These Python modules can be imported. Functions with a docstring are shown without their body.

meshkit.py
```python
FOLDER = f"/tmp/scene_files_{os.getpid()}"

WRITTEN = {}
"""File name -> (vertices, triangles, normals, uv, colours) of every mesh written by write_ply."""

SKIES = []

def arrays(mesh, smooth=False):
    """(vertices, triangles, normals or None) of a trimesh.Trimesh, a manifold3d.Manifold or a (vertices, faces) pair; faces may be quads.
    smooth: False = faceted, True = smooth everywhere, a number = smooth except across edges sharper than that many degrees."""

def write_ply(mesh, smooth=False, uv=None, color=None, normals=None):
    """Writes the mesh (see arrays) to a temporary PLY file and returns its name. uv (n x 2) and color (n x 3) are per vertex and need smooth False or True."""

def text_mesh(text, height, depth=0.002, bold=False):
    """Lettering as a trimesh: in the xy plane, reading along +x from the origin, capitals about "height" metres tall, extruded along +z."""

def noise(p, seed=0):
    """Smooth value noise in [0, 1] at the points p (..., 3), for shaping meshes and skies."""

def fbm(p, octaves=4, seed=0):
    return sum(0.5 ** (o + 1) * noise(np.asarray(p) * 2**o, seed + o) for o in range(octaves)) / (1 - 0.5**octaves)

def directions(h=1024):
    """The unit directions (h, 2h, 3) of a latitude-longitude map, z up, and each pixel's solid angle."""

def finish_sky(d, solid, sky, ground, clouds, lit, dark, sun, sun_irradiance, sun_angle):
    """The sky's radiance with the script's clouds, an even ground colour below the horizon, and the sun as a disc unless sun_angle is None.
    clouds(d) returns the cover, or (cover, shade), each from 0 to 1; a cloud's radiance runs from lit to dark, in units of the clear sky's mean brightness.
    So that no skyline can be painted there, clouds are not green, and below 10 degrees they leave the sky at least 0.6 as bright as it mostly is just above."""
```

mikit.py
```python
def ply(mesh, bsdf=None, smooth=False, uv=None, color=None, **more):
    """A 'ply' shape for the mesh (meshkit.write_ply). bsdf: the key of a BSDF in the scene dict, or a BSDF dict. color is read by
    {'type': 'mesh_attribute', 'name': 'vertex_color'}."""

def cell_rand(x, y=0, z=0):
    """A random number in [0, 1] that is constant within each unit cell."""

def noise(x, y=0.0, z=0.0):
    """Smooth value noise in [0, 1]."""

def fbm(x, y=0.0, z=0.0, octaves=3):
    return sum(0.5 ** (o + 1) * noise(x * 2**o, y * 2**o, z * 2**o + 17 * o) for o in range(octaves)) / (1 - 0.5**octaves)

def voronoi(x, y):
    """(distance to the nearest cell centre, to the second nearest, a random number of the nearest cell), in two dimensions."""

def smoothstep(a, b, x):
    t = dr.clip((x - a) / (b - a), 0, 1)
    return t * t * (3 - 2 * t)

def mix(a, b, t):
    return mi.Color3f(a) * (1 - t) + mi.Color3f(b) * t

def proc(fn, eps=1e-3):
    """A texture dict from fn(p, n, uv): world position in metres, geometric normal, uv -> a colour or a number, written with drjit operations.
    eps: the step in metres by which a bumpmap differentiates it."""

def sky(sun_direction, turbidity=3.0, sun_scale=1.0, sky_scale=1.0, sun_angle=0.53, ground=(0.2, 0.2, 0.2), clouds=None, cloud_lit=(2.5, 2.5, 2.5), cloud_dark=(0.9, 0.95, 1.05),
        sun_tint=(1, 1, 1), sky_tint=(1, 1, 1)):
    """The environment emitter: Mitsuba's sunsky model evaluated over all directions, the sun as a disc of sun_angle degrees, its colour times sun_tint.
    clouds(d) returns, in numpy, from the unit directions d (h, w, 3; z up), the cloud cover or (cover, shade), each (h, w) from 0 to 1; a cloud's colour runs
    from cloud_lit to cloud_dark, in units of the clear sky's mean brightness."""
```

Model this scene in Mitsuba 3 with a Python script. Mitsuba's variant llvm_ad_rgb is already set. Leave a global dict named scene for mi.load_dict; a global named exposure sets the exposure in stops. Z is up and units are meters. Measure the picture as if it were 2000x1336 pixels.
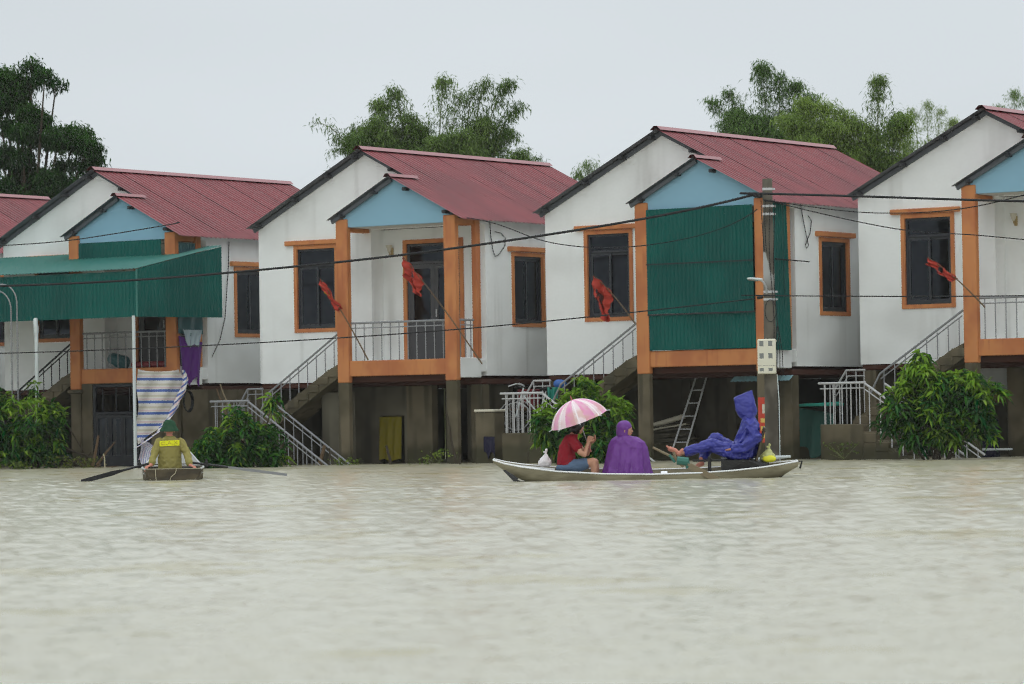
import math, random
import numpy as np
import trimesh
import drjit as dr
import mitsuba as mi
import mikit
import meshkit
import manifold3d as m3
from shapely.geometry import Polygon

T = mi.ScalarTransform4f
V = lambda *a: np.array(a, float)
scene, labels = {}, {}

# ------------------------------------------------------------------ camera, sky, exposure
exposure = 1.55
CAM_H, YAW, PITCH, ROLL, FPX = 0.864, 0.5993, 0.0222, -0.0160, 7103.7
_f = V(-math.sin(YAW), math.cos(YAW), 0)
_r = V(math.cos(YAW), math.sin(YAW), 0)
_f2 = _f * math.cos(PITCH) + V(0, 0, math.sin(PITCH))
_u2 = V(0, 0, math.cos(PITCH)) - _f * math.sin(PITCH)
_u3 = _u2 * math.cos(ROLL) - _r * math.sin(ROLL)
scene['camera'] = {
    'type': 'thinlens', 'fov': math.degrees(2 * math.atan(1000 / FPX)), 'fov_axis': 'x',
    'to_world': T().look_at(origin=[0, 0, CAM_H], target=(V(0, 0, CAM_H) + _f2).tolist(), up=_u3.tolist()),
    'aperture_radius': 0.018, 'focus_distance': 66.0, 'near_clip': 0.1, 'far_clip': 9000.0}


def cloud_cover(d):
    # an even rain cloud: paler low over the horizon, brighter towards the zenith, with faint billows
    n = meshkit.fbm(d * V(3.0, 3.0, 9.0) + 5.3, 4, 11)
    el = np.clip(d[..., 2], 0, 1)
    side = np.abs(d @ V(math.cos(YAW), math.sin(YAW), 0))
    return np.ones(d.shape[:2]), np.clip(0.90 - 1.0 * el ** 1.15 + 0.26 * (n - 0.5) + 0.30 * side ** 1.5, 0, 1.0)


scene['sky'] = mikit.sky((0.45, -0.80, 0.55), turbidity=5, sun_scale=0.10, sun_angle=75, clouds=cloud_cover,
                         sun_tint=(0.86, 1.0, 1.12), cloud_lit=(4.7, 5.0, 5.15), cloud_dark=(1.76, 1.92, 2.03), ground=(0.22, 0.2, 0.16))

# ------------------------------------------------------------------ damp air
scene['damp_air'] = {'type': 'homogeneous', 'albedo': {'type': 'rgb', 'value': [0.95, 0.95, 0.95]}, 'sigma_t': 0.0002}
scene['haze'] = {'type': 'cube', 'to_world': T().translate([0, 0, 8.0]).scale([5800, 5800, 12.0]), 'bsdf': {'type': 'null'}, 'interior': {'type': 'ref', 'id': 'damp_air'}}
scene['camera']['medium'] = {'type': 'ref', 'id': 'damp_air'}
labels['haze'] = {'label': 'faint damp haze over the flooded village', 'kind': 'stuff'}

# ------------------------------------------------------------------ materials
noise, fbm, mix, sst = mikit.noise, mikit.fbm, mikit.mix, mikit.smoothstep


def C(*c):
    return {'type': 'rgb', 'value': list(c)}


def mat(name, color, rough=0.7, spec=0.3, metal=0.0, coat=0.0, bump=None, bscale=1.0, back=None):
    base = color if isinstance(color, dict) else C(*color)
    b = {'type': 'principled', 'base_color': base, 'roughness': rough, 'specular': spec, 'metallic': metal}
    if coat:
        b['clearcoat'] = coat
        b['clearcoat_gloss'] = 0.9
    if bump is not None:
        b = {'type': 'bumpmap', 'nested_texture': bump, 'scale': bscale, 'nested_bsdf': b}
    d = {'type': 'twosided', 'front': b}
    if back is not None:
        d['rear'] = {'type': 'principled', 'base_color': C(*back), 'roughness': 0.6, 'specular': 0.3}
    scene[name] = d
    return name


def white_fn(p, n, uv):
    b = fbm(p.x * 0.7, p.y * 0.7, p.z * 0.7, 3)
    st = noise(p.x * 5 + 3, p.y * 5, p.z * 0.35)
    st2 = noise(p.x * 14 + 3, p.y * 14, p.z * 0.9 + 7)
    fine = noise(p.x * 25, p.y * 25, p.z * 25)
    k = 0.24 * sst(0.42, 0.75, b) + 0.34 * sst(0.55, 0.9, st) * st2 + 0.05 * fine
    return mix((0.80, 0.82, 0.815), (0.46, 0.46, 0.44), dr.clip(k * 1.5, 0, 1))


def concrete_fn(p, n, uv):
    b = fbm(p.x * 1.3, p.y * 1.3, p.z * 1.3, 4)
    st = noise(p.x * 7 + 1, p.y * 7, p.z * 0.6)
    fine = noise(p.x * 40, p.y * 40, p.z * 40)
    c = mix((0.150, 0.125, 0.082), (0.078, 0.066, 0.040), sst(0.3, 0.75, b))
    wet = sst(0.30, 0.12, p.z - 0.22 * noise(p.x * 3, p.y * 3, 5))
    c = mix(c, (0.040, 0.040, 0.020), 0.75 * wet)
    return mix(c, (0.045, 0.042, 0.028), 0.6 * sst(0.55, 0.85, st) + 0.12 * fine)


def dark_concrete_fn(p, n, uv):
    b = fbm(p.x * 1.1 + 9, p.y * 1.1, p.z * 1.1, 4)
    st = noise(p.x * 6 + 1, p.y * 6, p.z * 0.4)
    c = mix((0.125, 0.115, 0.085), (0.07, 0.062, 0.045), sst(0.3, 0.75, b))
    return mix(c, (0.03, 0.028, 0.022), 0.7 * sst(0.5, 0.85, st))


def roof_fn(p, n, uv):
    b = fbm(p.x * 0.9, p.y * 1.6, p.z * 0.5, 3)
    st = noise(p.x * 0.6, p.y * 9, p.z * 0.6)
    return mix((0.225, 0.048, 0.056), (0.16, 0.042, 0.048), 0.7 * sst(0.3, 0.75, b) + 0.4 * st)


def orange_fn(p, n, uv):
    b = fbm(p.x * 2.2, p.y * 2.2, p.z * 1.4, 4)
    st = noise(p.x * 16, p.y * 16, p.z * 1.2)
    c = mix((0.53, 0.215, 0.080), (0.43, 0.15, 0.060), sst(0.35, 0.7, b))
    return mix(c, (0.34, 0.10, 0.045), 0.45 * sst(0.6, 0.95, st))


def green_fn(p, n, uv):
    b = fbm(p.x * 1.0, p.y * 1.0, p.z * 0.8, 3)
    return mix((0.003, 0.098, 0.082), (0.002, 0.072, 0.062), sst(0.3, 0.7, b))


def post_fn(p, n, uv):
    b = fbm(p.x * 4, p.y * 4, p.z * 1.8, 4)
    lichen = sst(0.56, 0.62, fbm(p.x * 6 + 40, p.y * 6, p.z * 1.1 + 3, 3)) * sst(3.3, 3.8, p.z) * sst(5.5, 5.0, p.z)
    c = mix((0.15, 0.135, 0.11), (0.07, 0.062, 0.05), sst(0.35, 0.7, b))
    return mix(c, (0.42, 0.43, 0.42), 0.85 * lichen)


mat('white_wall', mikit.proc(white_fn), 0.85, 0.2)
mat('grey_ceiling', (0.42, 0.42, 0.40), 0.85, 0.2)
mat('blue_wall', (0.235, 0.42, 0.54), 0.8, 0.2)
mat('concrete', mikit.proc(concrete_fn), 0.85, 0.2)
mat('dark_concrete', mikit.proc(dark_concrete_fn), 0.9, 0.15)
mat('pole_concrete', mikit.proc(post_fn), 0.85, 0.2)
mat('slab_edge', (0.07, 0.03, 0.022), 0.85, 0.15)
mat('roof_red', mikit.proc(roof_fn), 0.5, 0.2, back=(0.115, 0.125, 0.14))
mat('ridge_red', (0.33, 0.15, 0.16), 0.4, 0.4, back=(0.12, 0.05, 0.05))
mat('roof_grey', (0.10, 0.11, 0.125), 0.55, 0.3)
mat('purlin_dark', (0.03, 0.032, 0.036), 0.6, 0.3)
mat('orange', mikit.proc(orange_fn), 0.7, 0.25)
mat('green_sheet', mikit.proc(green_fn), 0.5, 0.18, back=(0.004, 0.06, 0.055))
mat('green_light', (0.035, 0.165, 0.14), 0.4, 0.4, back=(0.01, 0.06, 0.055))
mat('alu_dark', (0.024, 0.027, 0.034), 0.4, 0.45)
mat('door_black', (0.012, 0.013, 0.017), 0.45, 0.4)
mat('door_dark', (0.055, 0.055, 0.06), 0.45, 0.45)
mat('rail_grey', (0.23, 0.235, 0.245), 0.45, 0.45)
mat('rail_white', (0.46, 0.46, 0.46), 0.5, 0.4)
mat('rail_black', (0.025, 0.03, 0.035), 0.45, 0.4)
mat('steel', (0.50, 0.51, 0.52), 0.38, 0.5, metal=0.6)
mat('ladder_steel', (0.58, 0.59, 0.60), 0.45, 0.5)
mat('cable', (0.012, 0.012, 0.014), 0.6, 0.3)
mat('pvc_white', (0.55, 0.60, 0.60), 0.45, 0.4)
mat('pvc_cream', (0.55, 0.52, 0.42), 0.5, 0.4)
mat('meter_cream', (0.66, 0.64, 0.52), 0.5, 0.4)
mat('meter_glass', (0.17, 0.18, 0.17), 0.2, 0.6)
mat('wood', (0.13, 0.085, 0.05), 0.85, 0.2)
mat('bark', (0.055, 0.045, 0.032), 0.9, 0.15)
mat('bamboo_culm', (0.13, 0.15, 0.05), 0.6, 0.3)
mat('oar_wood', (0.20, 0.16, 0.10), 0.7, 0.3)
mat('oar_black', (0.018, 0.018, 0.02), 0.45, 0.4)
mat('boat_steel', mikit.proc(lambda p, n, uv: mix((0.27, 0.245, 0.165), (0.17, 0.15, 0.095), sst(0.35, 0.7, fbm(p.x * 2.5, p.y * 2.5, p.z * 6, 4)))), 0.5, 0.45)
mat('boat_inner', (0.42, 0.43, 0.42), 0.5, 0.4)
mat('boat_deck', (0.22, 0.22, 0.20), 0.6, 0.3)
mat('boat_rim', (0.80, 0.81, 0.82), 0.4, 0.5)
mat('boat_brown', mikit.proc(lambda p, n, uv: mix((0.080, 0.060, 0.030), (0.04, 0.03, 0.016), sst(0.35, 0.7, fbm(p.x * 3, p.y * 3, p.z * 6, 4)))), 0.55, 0.4)
mat('black_plastic', (0.02, 0.02, 0.02), 0.55, 0.35)
mat('rope', (0.45, 0.40, 0.28), 0.9, 0.1)
mat('skin', (0.50, 0.26, 0.17), 0.55, 0.35)
mat('skin_tan', (0.42, 0.205, 0.13), 0.55, 0.35)
mat('skin_red', (0.52, 0.21, 0.15), 0.55, 0.35)
mat('hair', (0.012, 0.010, 0.010), 0.5, 0.4)
mat('eye_dark', (0.02, 0.014, 0.012), 0.4, 0.5)
mat('lip', (0.40, 0.13, 0.11), 0.5, 0.4)
mat('shirt_red', (0.24, 0.012, 0.022), 0.85, 0.2)
mat('denim', (0.10, 0.15, 0.235), 0.9, 0.15)
mat('poncho_purple', (0.135, 0.030, 0.235), 0.5, 0.4)
mat('raincoat_blue', (0.028, 0.033, 0.25), 0.38, 0.4)
mat('olive', (0.27, 0.235, 0.075), 0.85, 0.2)
mat('hat_green', (0.018, 0.062, 0.032), 0.8, 0.2)
mat('band_yellow', (0.78, 0.78, 0.015), 0.6, 0.3)
mat('band_letter', (0.52, 0.46, 0.03), 0.6, 0.3)
mat('flag_red', (0.36, 0.042, 0.028), 0.8, 0.2)
mat('flag_yellow', (0.75, 0.50, 0.03), 0.8, 0.2)
mat('flag_dark', (0.06, 0.02, 0.018), 0.8, 0.2)
mat('cloth_purple', (0.085, 0.012, 0.16), 0.6, 0.35)
mat('cloth_teal', (0.03, 0.10, 0.11), 0.5, 0.4)
mat('cloth_yellow', (0.15, 0.125, 0.009), 0.8, 0.2)
mat('cloth_navy', (0.018, 0.017, 0.04), 0.85, 0.2)
mat('clear_plastic', (0.30, 0.38, 0.42), 0.25, 0.6)
mat('bag_white', (0.66, 0.62, 0.63), 0.45, 0.45)
mat('bag_yellow', (0.46, 0.47, 0.19), 0.4, 0.45)
mat('fruit_yellow', (0.72, 0.70, 0.03), 0.5, 0.4)
mat('red_plastic', (0.16, 0.02, 0.025), 0.5, 0.4)
mat('blue_plastic', (0.03, 0.12, 0.40), 0.4, 0.45)
mat('teal_plastic', (0.02, 0.21, 0.16), 0.5, 0.4)
mat('foot_teal', (0.045, 0.16, 0.13), 0.6, 0.3)
mat('net_green', (0.035, 0.10, 0.085), 0.9, 0.1)
mat('paper_red', (0.52, 0.07, 0.045), 0.8, 0.2)
mat('paper_yellow', (0.62, 0.44, 0.12), 0.8, 0.2)
mat('sky_sheet', (0.20, 0.36, 0.40), 0.5, 0.4)
mat('tile_red', (0.16, 0.075, 0.05), 0.8, 0.2)
mat('lamp_shade', (0.55, 0.52, 0.42), 0.5, 0.4)
mat('brass', (0.40, 0.30, 0.14), 0.4, 0.5, metal=0.5)
mat('rubber', (0.015, 0.015, 0.016), 0.7, 0.3)
mat('earth', (0.16, 0.12, 0.08), 0.9, 0.1)
scene['glass'] = {'type': 'thindielectric', 'int_ior': 1.5, 'specular_reflectance': C(0.36, 0.40, 0.46), 'specular_transmittance': C(0.20, 0.22, 0.24)}


def leaf_bsdf(name, trans=0.7, rough=0.45):
    scene[name] = {'type': 'principledthin', 'base_color': {'type': 'mesh_attribute', 'name': 'vertex_color'},
                   'roughness': rough, 'diff_trans': trans, 'eta': 1.4}


leaf_bsdf('leaf_glossy', 0.6, 0.4)
leaf_bsdf('leaf_far', 0.8, 0.6)


def water_bump(p, n, uv):
    d = dr.sqrt(p.x * p.x + p.y * p.y)
    a = fbm(p.x * 5.0 + 0.3 * p.y, p.y * 5.0, 0.0, 3)
    return a * 0.010


def water_fn(p, n, uv):
    b = fbm(p.x * 0.35, p.y * 0.35, 2.0, 3)
    k = sst(0.66, 0.76, fbm(p.x * 1.1 + 20, p.y * 0.9, 4.0, 3))
    c = mix((0.325, 0.308, 0.228), (0.29, 0.272, 0.195), b)
    return mix(c, (0.24, 0.21, 0.10), 0.75 * k)


scene['water_mat'] = {'type': 'principled', 'base_color': mikit.proc(water_fn), 'roughness': 0.185, 'specular': 0.5}


def tarp_fn(p, n, uv):
    v = uv.y * 8.2
    f = v - dr.floor(v)
    c = mix((0.70, 0.69, 0.66), (0.56, 0.53, 0.43), sst(0.2, 0.3, f) * sst(0.48, 0.38, f))
    c = mix(c, (0.66, 0.50, 0.52), 0.8 * sst(0.52, 0.58, f) * sst(0.72, 0.66, f))
    return mix(c, (0.085, 0.15, 0.42), sst(0.74, 0.77, f) * sst(1.0, 0.97, f))


mat('tarp_striped', mikit.proc(tarp_fn), 0.5, 0.35)


def fold_fn(p, n, uv):
    v = uv.y * 13 + 0.9 * uv.x
    f = v - dr.floor(v)
    w = noise(uv.x * 5, uv.y * 40, 3)
    c = mix((0.68, 0.66, 0.65), (0.60, 0.42, 0.42), sst(0.6, 0.75, w))
    return mix(c, (0.09, 0.14, 0.42), sst(0.55, 0.62, f) * sst(0.98, 0.9, f))


mat('tarp_fold', mikit.proc(fold_fn), 0.5, 0.35)


def umb_fn(p, n, uv):
    w = uv.x * 16 + 0.35
    f = w - dr.floor(w)
    odd = dr.select(dr.floor(w) - 2 * dr.floor(w / 2) > 0.5, 1.0, 0.0)
    pink = mix((0.70, 0.24, 0.46), (0.68, 0.38, 0.48), noise(uv.x * 40, uv.y * 9, 1))
    white = mix((0.76, 0.64, 0.68), (0.72, 0.52, 0.54), noise(uv.x * 30, uv.y * 7, 5))
    c = mix(white, pink, odd)
    blot = sst(0.55, 0.65, fbm(uv.x * 22, uv.y * 5, 8, 3)) * sst(0.55, 0.7, uv.y)
    c = mix(c, (0.62, 0.36, 0.30), 0.55 * blot)
    rib = dr.abs(uv.x * 8 - dr.floor(uv.x * 8 + 0.5))
    return mix(c, (0.82, 0.74, 0.76), sst(0.05, 0.03, rib))


mat('umbrella_cloth', mikit.proc(umb_fn), 0.55, 0.35)

# ------------------------------------------------------------------ helpers
ROOTS = set()


def taken(k):
    return k in scene or k in ROOTS or k in labels


def numbered(k):
    if not taken(k):
        return k
    i = 1
    while taken(f'{k}_{i:03d}'):
        i += 1
    return f'{k}_{i:03d}'


def thing(name, label, cat, group=None):
    k = numbered(name)
    ROOTS.add(k)
    labels[k] = {'label': label, 'category': cat}
    if group:
        labels[k]['group'] = group
    return k


def put(name, mesh, m, parent=None, tw=None, smooth=False, label=None, kind=None, **kw):
    k = numbered(f'{parent}__{name}' if parent else name)
    d = dict(mesh) if isinstance(mesh, dict) else mikit.ply(mesh, None, smooth, **kw)
    d['bsdf'] = {'type': 'ref', 'id': m}
    if tw is not None:
        d['to_world'] = tw
    scene[k] = d
    if label or kind:
        e = labels.setdefault(k, {})
        if label:
            e['label'] = label
        if kind:
            e['kind'] = kind
    return k


def single(name, mesh, m, label, cat, tw=None, smooth=False, group=None, **kw):
    k = put(name, mesh, m, None, tw, smooth, **kw)
    labels[k] = {'label': label, 'category': cat}
    if group:
        labels[k]['group'] = group
    return k


def M2T(m):
    me = m.to_mesh()
    return trimesh.Trimesh(np.asarray(me.vert_properties)[:, :3].astype(float), np.asarray(me.tri_verts), process=False)


def hull(pts):
    return m3.Manifold.hull_points(np.asarray(pts, np.float64))


def cbox(x0, x1, y0, y1, z0, z1, c=0.012):
    c = min(c, 0.3 * min(x1 - x0, y1 - y0, z1 - z0))
    P = []
    for x, sx in ((x0, 1), (x1, -1)):
        for y, sy in ((y0, 1), (y1, -1)):
            for z, sz in ((z0, 1), (z1, -1)):
                P += [(x, y + sy * c, z + sz * c), (x + sx * c, y, z + sz * c), (x + sx * c, y + sy * c, z)]
    return M2T(hull(P))


def cat(*ms):
    return trimesh.util.concatenate([m for m in ms if m is not None])


def tube(pts, r, sides=8, caps=True):
    p = np.asarray(pts, float)
    r = np.broadcast_to(r, (len(p),)).astype(float)
    t = np.gradient(p, axis=0) if len(p) > 2 else np.repeat((p[1:] - p[:1]), 2, 0)
    t /= np.linalg.norm(t, axis=1, keepdims=True) + 1e-12
    a = np.cross(t[0], V(0, 0, 1) if abs(t[0][2]) < 0.9 else V(1, 0, 0))
    A = []
    for k in range(len(p)):
        a = a - t[k] * (a @ t[k])
        a /= np.linalg.norm(a)
        A.append(a)
    A = np.array(A)
    B = np.cross(t, A)
    ang = np.arange(sides) * 2 * np.pi / sides
    v = p[:, None] + r[:, None, None] * (np.cos(ang)[None, :, None] * A[:, None] + np.sin(ang)[None, :, None] * B[:, None])
    n = len(p)
    f = []
    for i in range(n - 1):
        for j in range(sides):
            a0, a1 = i * sides + j, i * sides + (j + 1) % sides
            b0, b1 = a0 + sides, a1 + sides
            f += [(a0, a1, b1), (a0, b1, b0)]
    v = v.reshape(-1, 3)
    if caps:
        v = np.vstack([v, p[0], p[-1]])
        c0, c1 = n * sides, n * sides + 1
        for j in range(sides):
            f += [(c0, (j + 1) % sides, j), (c1, (n - 1) * sides + j, (n - 1) * sides + (j + 1) % sides)]
    return trimesh.Trimesh(v, f, process=False)


def bar(p, q, w, h):
    """rectangular bar from p to q; w horizontal, h in the upright plane"""
    p, q = V(*p), V(*q)
    t = (q - p) / np.linalg.norm(q - p)
    s = np.cross(t, V(0, 0, 1))
    s = s / np.linalg.norm(s) if np.linalg.norm(s) > 1e-6 else V(1, 0, 0)
    u = np.cross(s, t)
    P = [e + a * s * w / 2 + b * u * h / 2 for e in (p, q) for a in (-1, 1) for b in (-1, 1)]
    return M2T(hull(P))


def wall_xz(poly, y0, y1):
    m = trimesh.creation.extrude_polygon(poly, y1 - y0, engine='earcut')
    v = np.array(m.vertices)
    m.vertices = np.stack([v[:, 0], y1 - v[:, 2], v[:, 1]], 1)
    return m


def wall_yz(poly, x0, x1):
    m = trimesh.creation.extrude_polygon(poly, x1 - x0, engine='earcut')
    v = np.array(m.vertices)
    m.vertices = np.stack([x0 + v[:, 2], v[:, 0], v[:, 1]], 1)
    return m


def rect(a0, a1, b0, b1):
    return [(a0, b0), (a1, b0), (a1, b1), (a0, b1)]


def corr(o, along, across, pitch=0.18, amp=0.020, n=None, cuts=None):
    """corrugated sheet: ribs run along `along`; normal = across x along"""
    o, al, ac = V(*o), V(*along), V(*across)
    w = np.linalg.norm(ac)
    e = ac / w
    nn = np.cross(ac, al)
    nn /= np.linalg.norm(nn)
    k = max(1, round(w / pitch))
    pt = w / k
    s, h = [], []
    for i in range(k):
        for a, b in ((0.0, 0), (0.52, 0), (0.64, 1), (0.88, 1)):
            s.append((i + a) * pt)
            h.append(b * amp)
    s.append(w)
    h.append(0)
    s, h = np.array(s), np.array(h)
    base = o + s[:, None] * e + h[:, None] * nn
    v = np.vstack([base, base + al])
    m = len(s)
    f = []
    for i in range(m - 1):
        f += [(i, i + 1, m + i + 1), (i, m + i + 1, m + i)]
    return trimesh.Trimesh(v, f, process=False)


ICO = np.array(trimesh.creation.icosphere(subdivisions=2).vertices)


def blob(c, r):
    return ICO * np.asarray(r) + V(*c)


def bones(chains, refine=0.03, iters=8, disp=0.0, freq=9.0, seed=0):
    """chains: list of lists of (point, radius); each pair of neighbours becomes a hull, all joined and smoothed"""
    parts = []
    for ch in chains:
        if len(ch) == 1:
            parts.append(hull(blob(*ch[0])))
        for a, b in zip(ch[:-1], ch[1:]):
            parts.append(hull(np.vstack([blob(*a), blob(*b)])))
    m = m3.Manifold.batch_boolean(parts, m3.OpType.Add)
    m = m.refine_to_length(refine)
    t = M2T(m)
    t = trimesh.Trimesh(t.vertices, t.faces, process=True)
    trimesh.smoothing.filter_taubin(t, iterations=iters)
    if disp:
        v = np.array(t.vertices)
        nr = np.array(t.vertex_normals)
        t = trimesh.Trimesh(v + nr * ((0.4 - np.abs(meshkit.fbm(v * freq, 3, seed) - 0.5) * 4) * disp)[:, None], t.faces, process=False)
    return t


def frame(ox, oy, ang, oz=0.0, heel=0.0):
    return T().translate([ox, oy, oz]).rotate([0, 0, 1], math.degrees(ang)).rotate([1, 0, 0], heel)


UNIT_ROD = mikit.ply(tube([(0, 0, 0), (0, 0, 1)], 1.0, 8), None, 40)


def rod(name, p, q, r, m, parent, tw, **kw):
    p, q = V(*p), V(*q)
    d = q - p
    L = np.linalg.norm(d)
    z = d / L
    x = np.cross(V(0, 1, 0) if abs(z[1]) < 0.9 else V(1, 0, 0), z)
    x /= np.linalg.norm(x)
    y = np.cross(z, x)
    A = np.eye(4)
    A[:3, 0], A[:3, 1], A[:3, 2], A[:3, 3] = x * r, y * r, d, p
    return put(name, UNIT_ROD, m, parent, tw @ T(A.tolist()), **kw)


# ------------------------------------------------------------------ ground and water
g = np.array([[-900, -60, -1.6], [500, -60, -1.6], [500, 3000, -1.6], [-900, 3000, -1.6]], float) * V(3, 1, 1)
put('ground', (g, np.array([[0, 1, 2], [0, 2, 3]])), 'earth', kind='structure', label='muddy ground drowned under the flood water')


def water_mesh():
    az0 = math.atan2(_f[1], _f[0])
    fine = np.arange(-0.155, 0.1551, 0.0009)
    out = np.geomspace(0.17, math.pi, 26)
    az = np.concatenate([-out[::-1], fine, out[:-1]]) + az0
    r = np.concatenate([[0.4, 1.5, 3.5, 6, 8, 9.5], np.geomspace(10.5, 40, 700)[:-1], np.arange(40, 92, 0.058), np.geomspace(93, 5500, 46)])
    na, nr = len(az), len(r)
    x = (r[:, None] * np.cos(az)[None]).astype(float)
    y = (r[:, None] * np.sin(az)[None]).astype(float)
    z = np.zeros_like(x)
    rng = np.random.default_rng(3)
    # swell and wind ripples: sum of directional waves, each faded out where the mesh cannot carry it
    cell = np.maximum(np.gradient(r)[:, None], r[:, None] * 0.0009)
    cell = np.where(np.abs(az - az0)[None] > 0.16, 9.0, cell)
    wind = az0 + math.radians(14)
    P = np.stack([x, y, x * 0], -1)
    gust = 0.78 + 0.4 * meshkit.fbm(P * V(0.09, 0.09, 1) + 3, 3, 5)
    for k in range(46):
        lam = 0.08 * (0.85 / 0.08) ** (k / 45.0) * rng.uniform(0.9, 1.1)
        th = wind + rng.normal(0, 0.50)
        kk = 2 * math.pi / lam
        ph = rng.uniform(0, 6.28)
        amp = 0.0063 * lam ** 1.0 / (1 + (lam / 0.55) ** 1.3) * rng.uniform(0.6, 1.2)
        fade = np.clip((lam / cell - 1.8) / 2.0, 0, 1)
        warp = 0.25 * lam * np.sin(x * 0.6 + k) + 0.25 * lam * np.cos(y * 0.5 + 2 * k)
        arg = kk * (x * math.cos(th) + y * math.sin(th) + warp) + ph
        s = np.sin(arg)
        z += fade * amp * (s + 0.28 * np.cos(2 * arg)) * gust
    i, j = np.meshgrid(np.arange(nr - 1), np.arange(na - 1), indexing='ij')
    a = (i * na + j).ravel()
    f = np.concatenate([np.stack([a, a + na, a + na + 1], 1), np.stack([a, a + na + 1, a + 1], 1)])
    v = np.stack([x, y, z], -1).reshape(-1, 3)
    # close the ring at the seam behind the camera
    s0 = np.arange(nr - 1) * na
    f = np.vstack([f, np.stack([s0 + na - 1, s0 + 2 * na - 1, s0 + na], 1), np.stack([s0 + na - 1, s0 + na, s0], 1)])
    return trimesh.Trimesh(v, f, process=False)


put('water', water_mesh(), 'water_mat', kind='structure', label='rippled muddy brown flood water', smooth=True)

# ------------------------------------------------------------------ houses
W, XR, ZR = 6.11, 3.034, 6.995
SL = 0.514
OVL, OVR, OF, YB = 0.173, 0.30, 0.256, 7.3
P0, PD, PW, PO = 2.896, 0.945, 0.309, 0.151
DP = 0.15
PR, ZPR = 4.448, 6.268
FB, SB = 1.836, 1.90
WX0, WX1, WZ0, WZ1 = 1.0, 2.255, 2.953, 4.93
RX = 3.17


def zr(x):
    return ZR - SL * abs(x - XR)


MESHES = {}


def cached(key, fn, smooth=False):
    if key not in MESHES:
        MESHES[key] = mikit.ply(fn(), None, smooth)
    return MESHES[key]


def ring_xz(x0, x1, z0, z1, w, y0, y1):
    return wall_xz(Polygon(rect(x0, x1, z0, z1), [rect(x0 + w, x1 - w, z0 + w, z1 - w)]), y0, y1)


def ring_yz(y0, y1, z0, z1, w, x0, x1):
    return wall_yz(Polygon(rect(y0, y1, z0, z1), [rect(y0 + w, y1 - w, z0 + w, z1 - w)]), x0, x1)


def quad(a, b, c, d):
    return (np.array([a, b, c, d], float), np.array([[0, 1, 2], [0, 2, 3]]))


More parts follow.
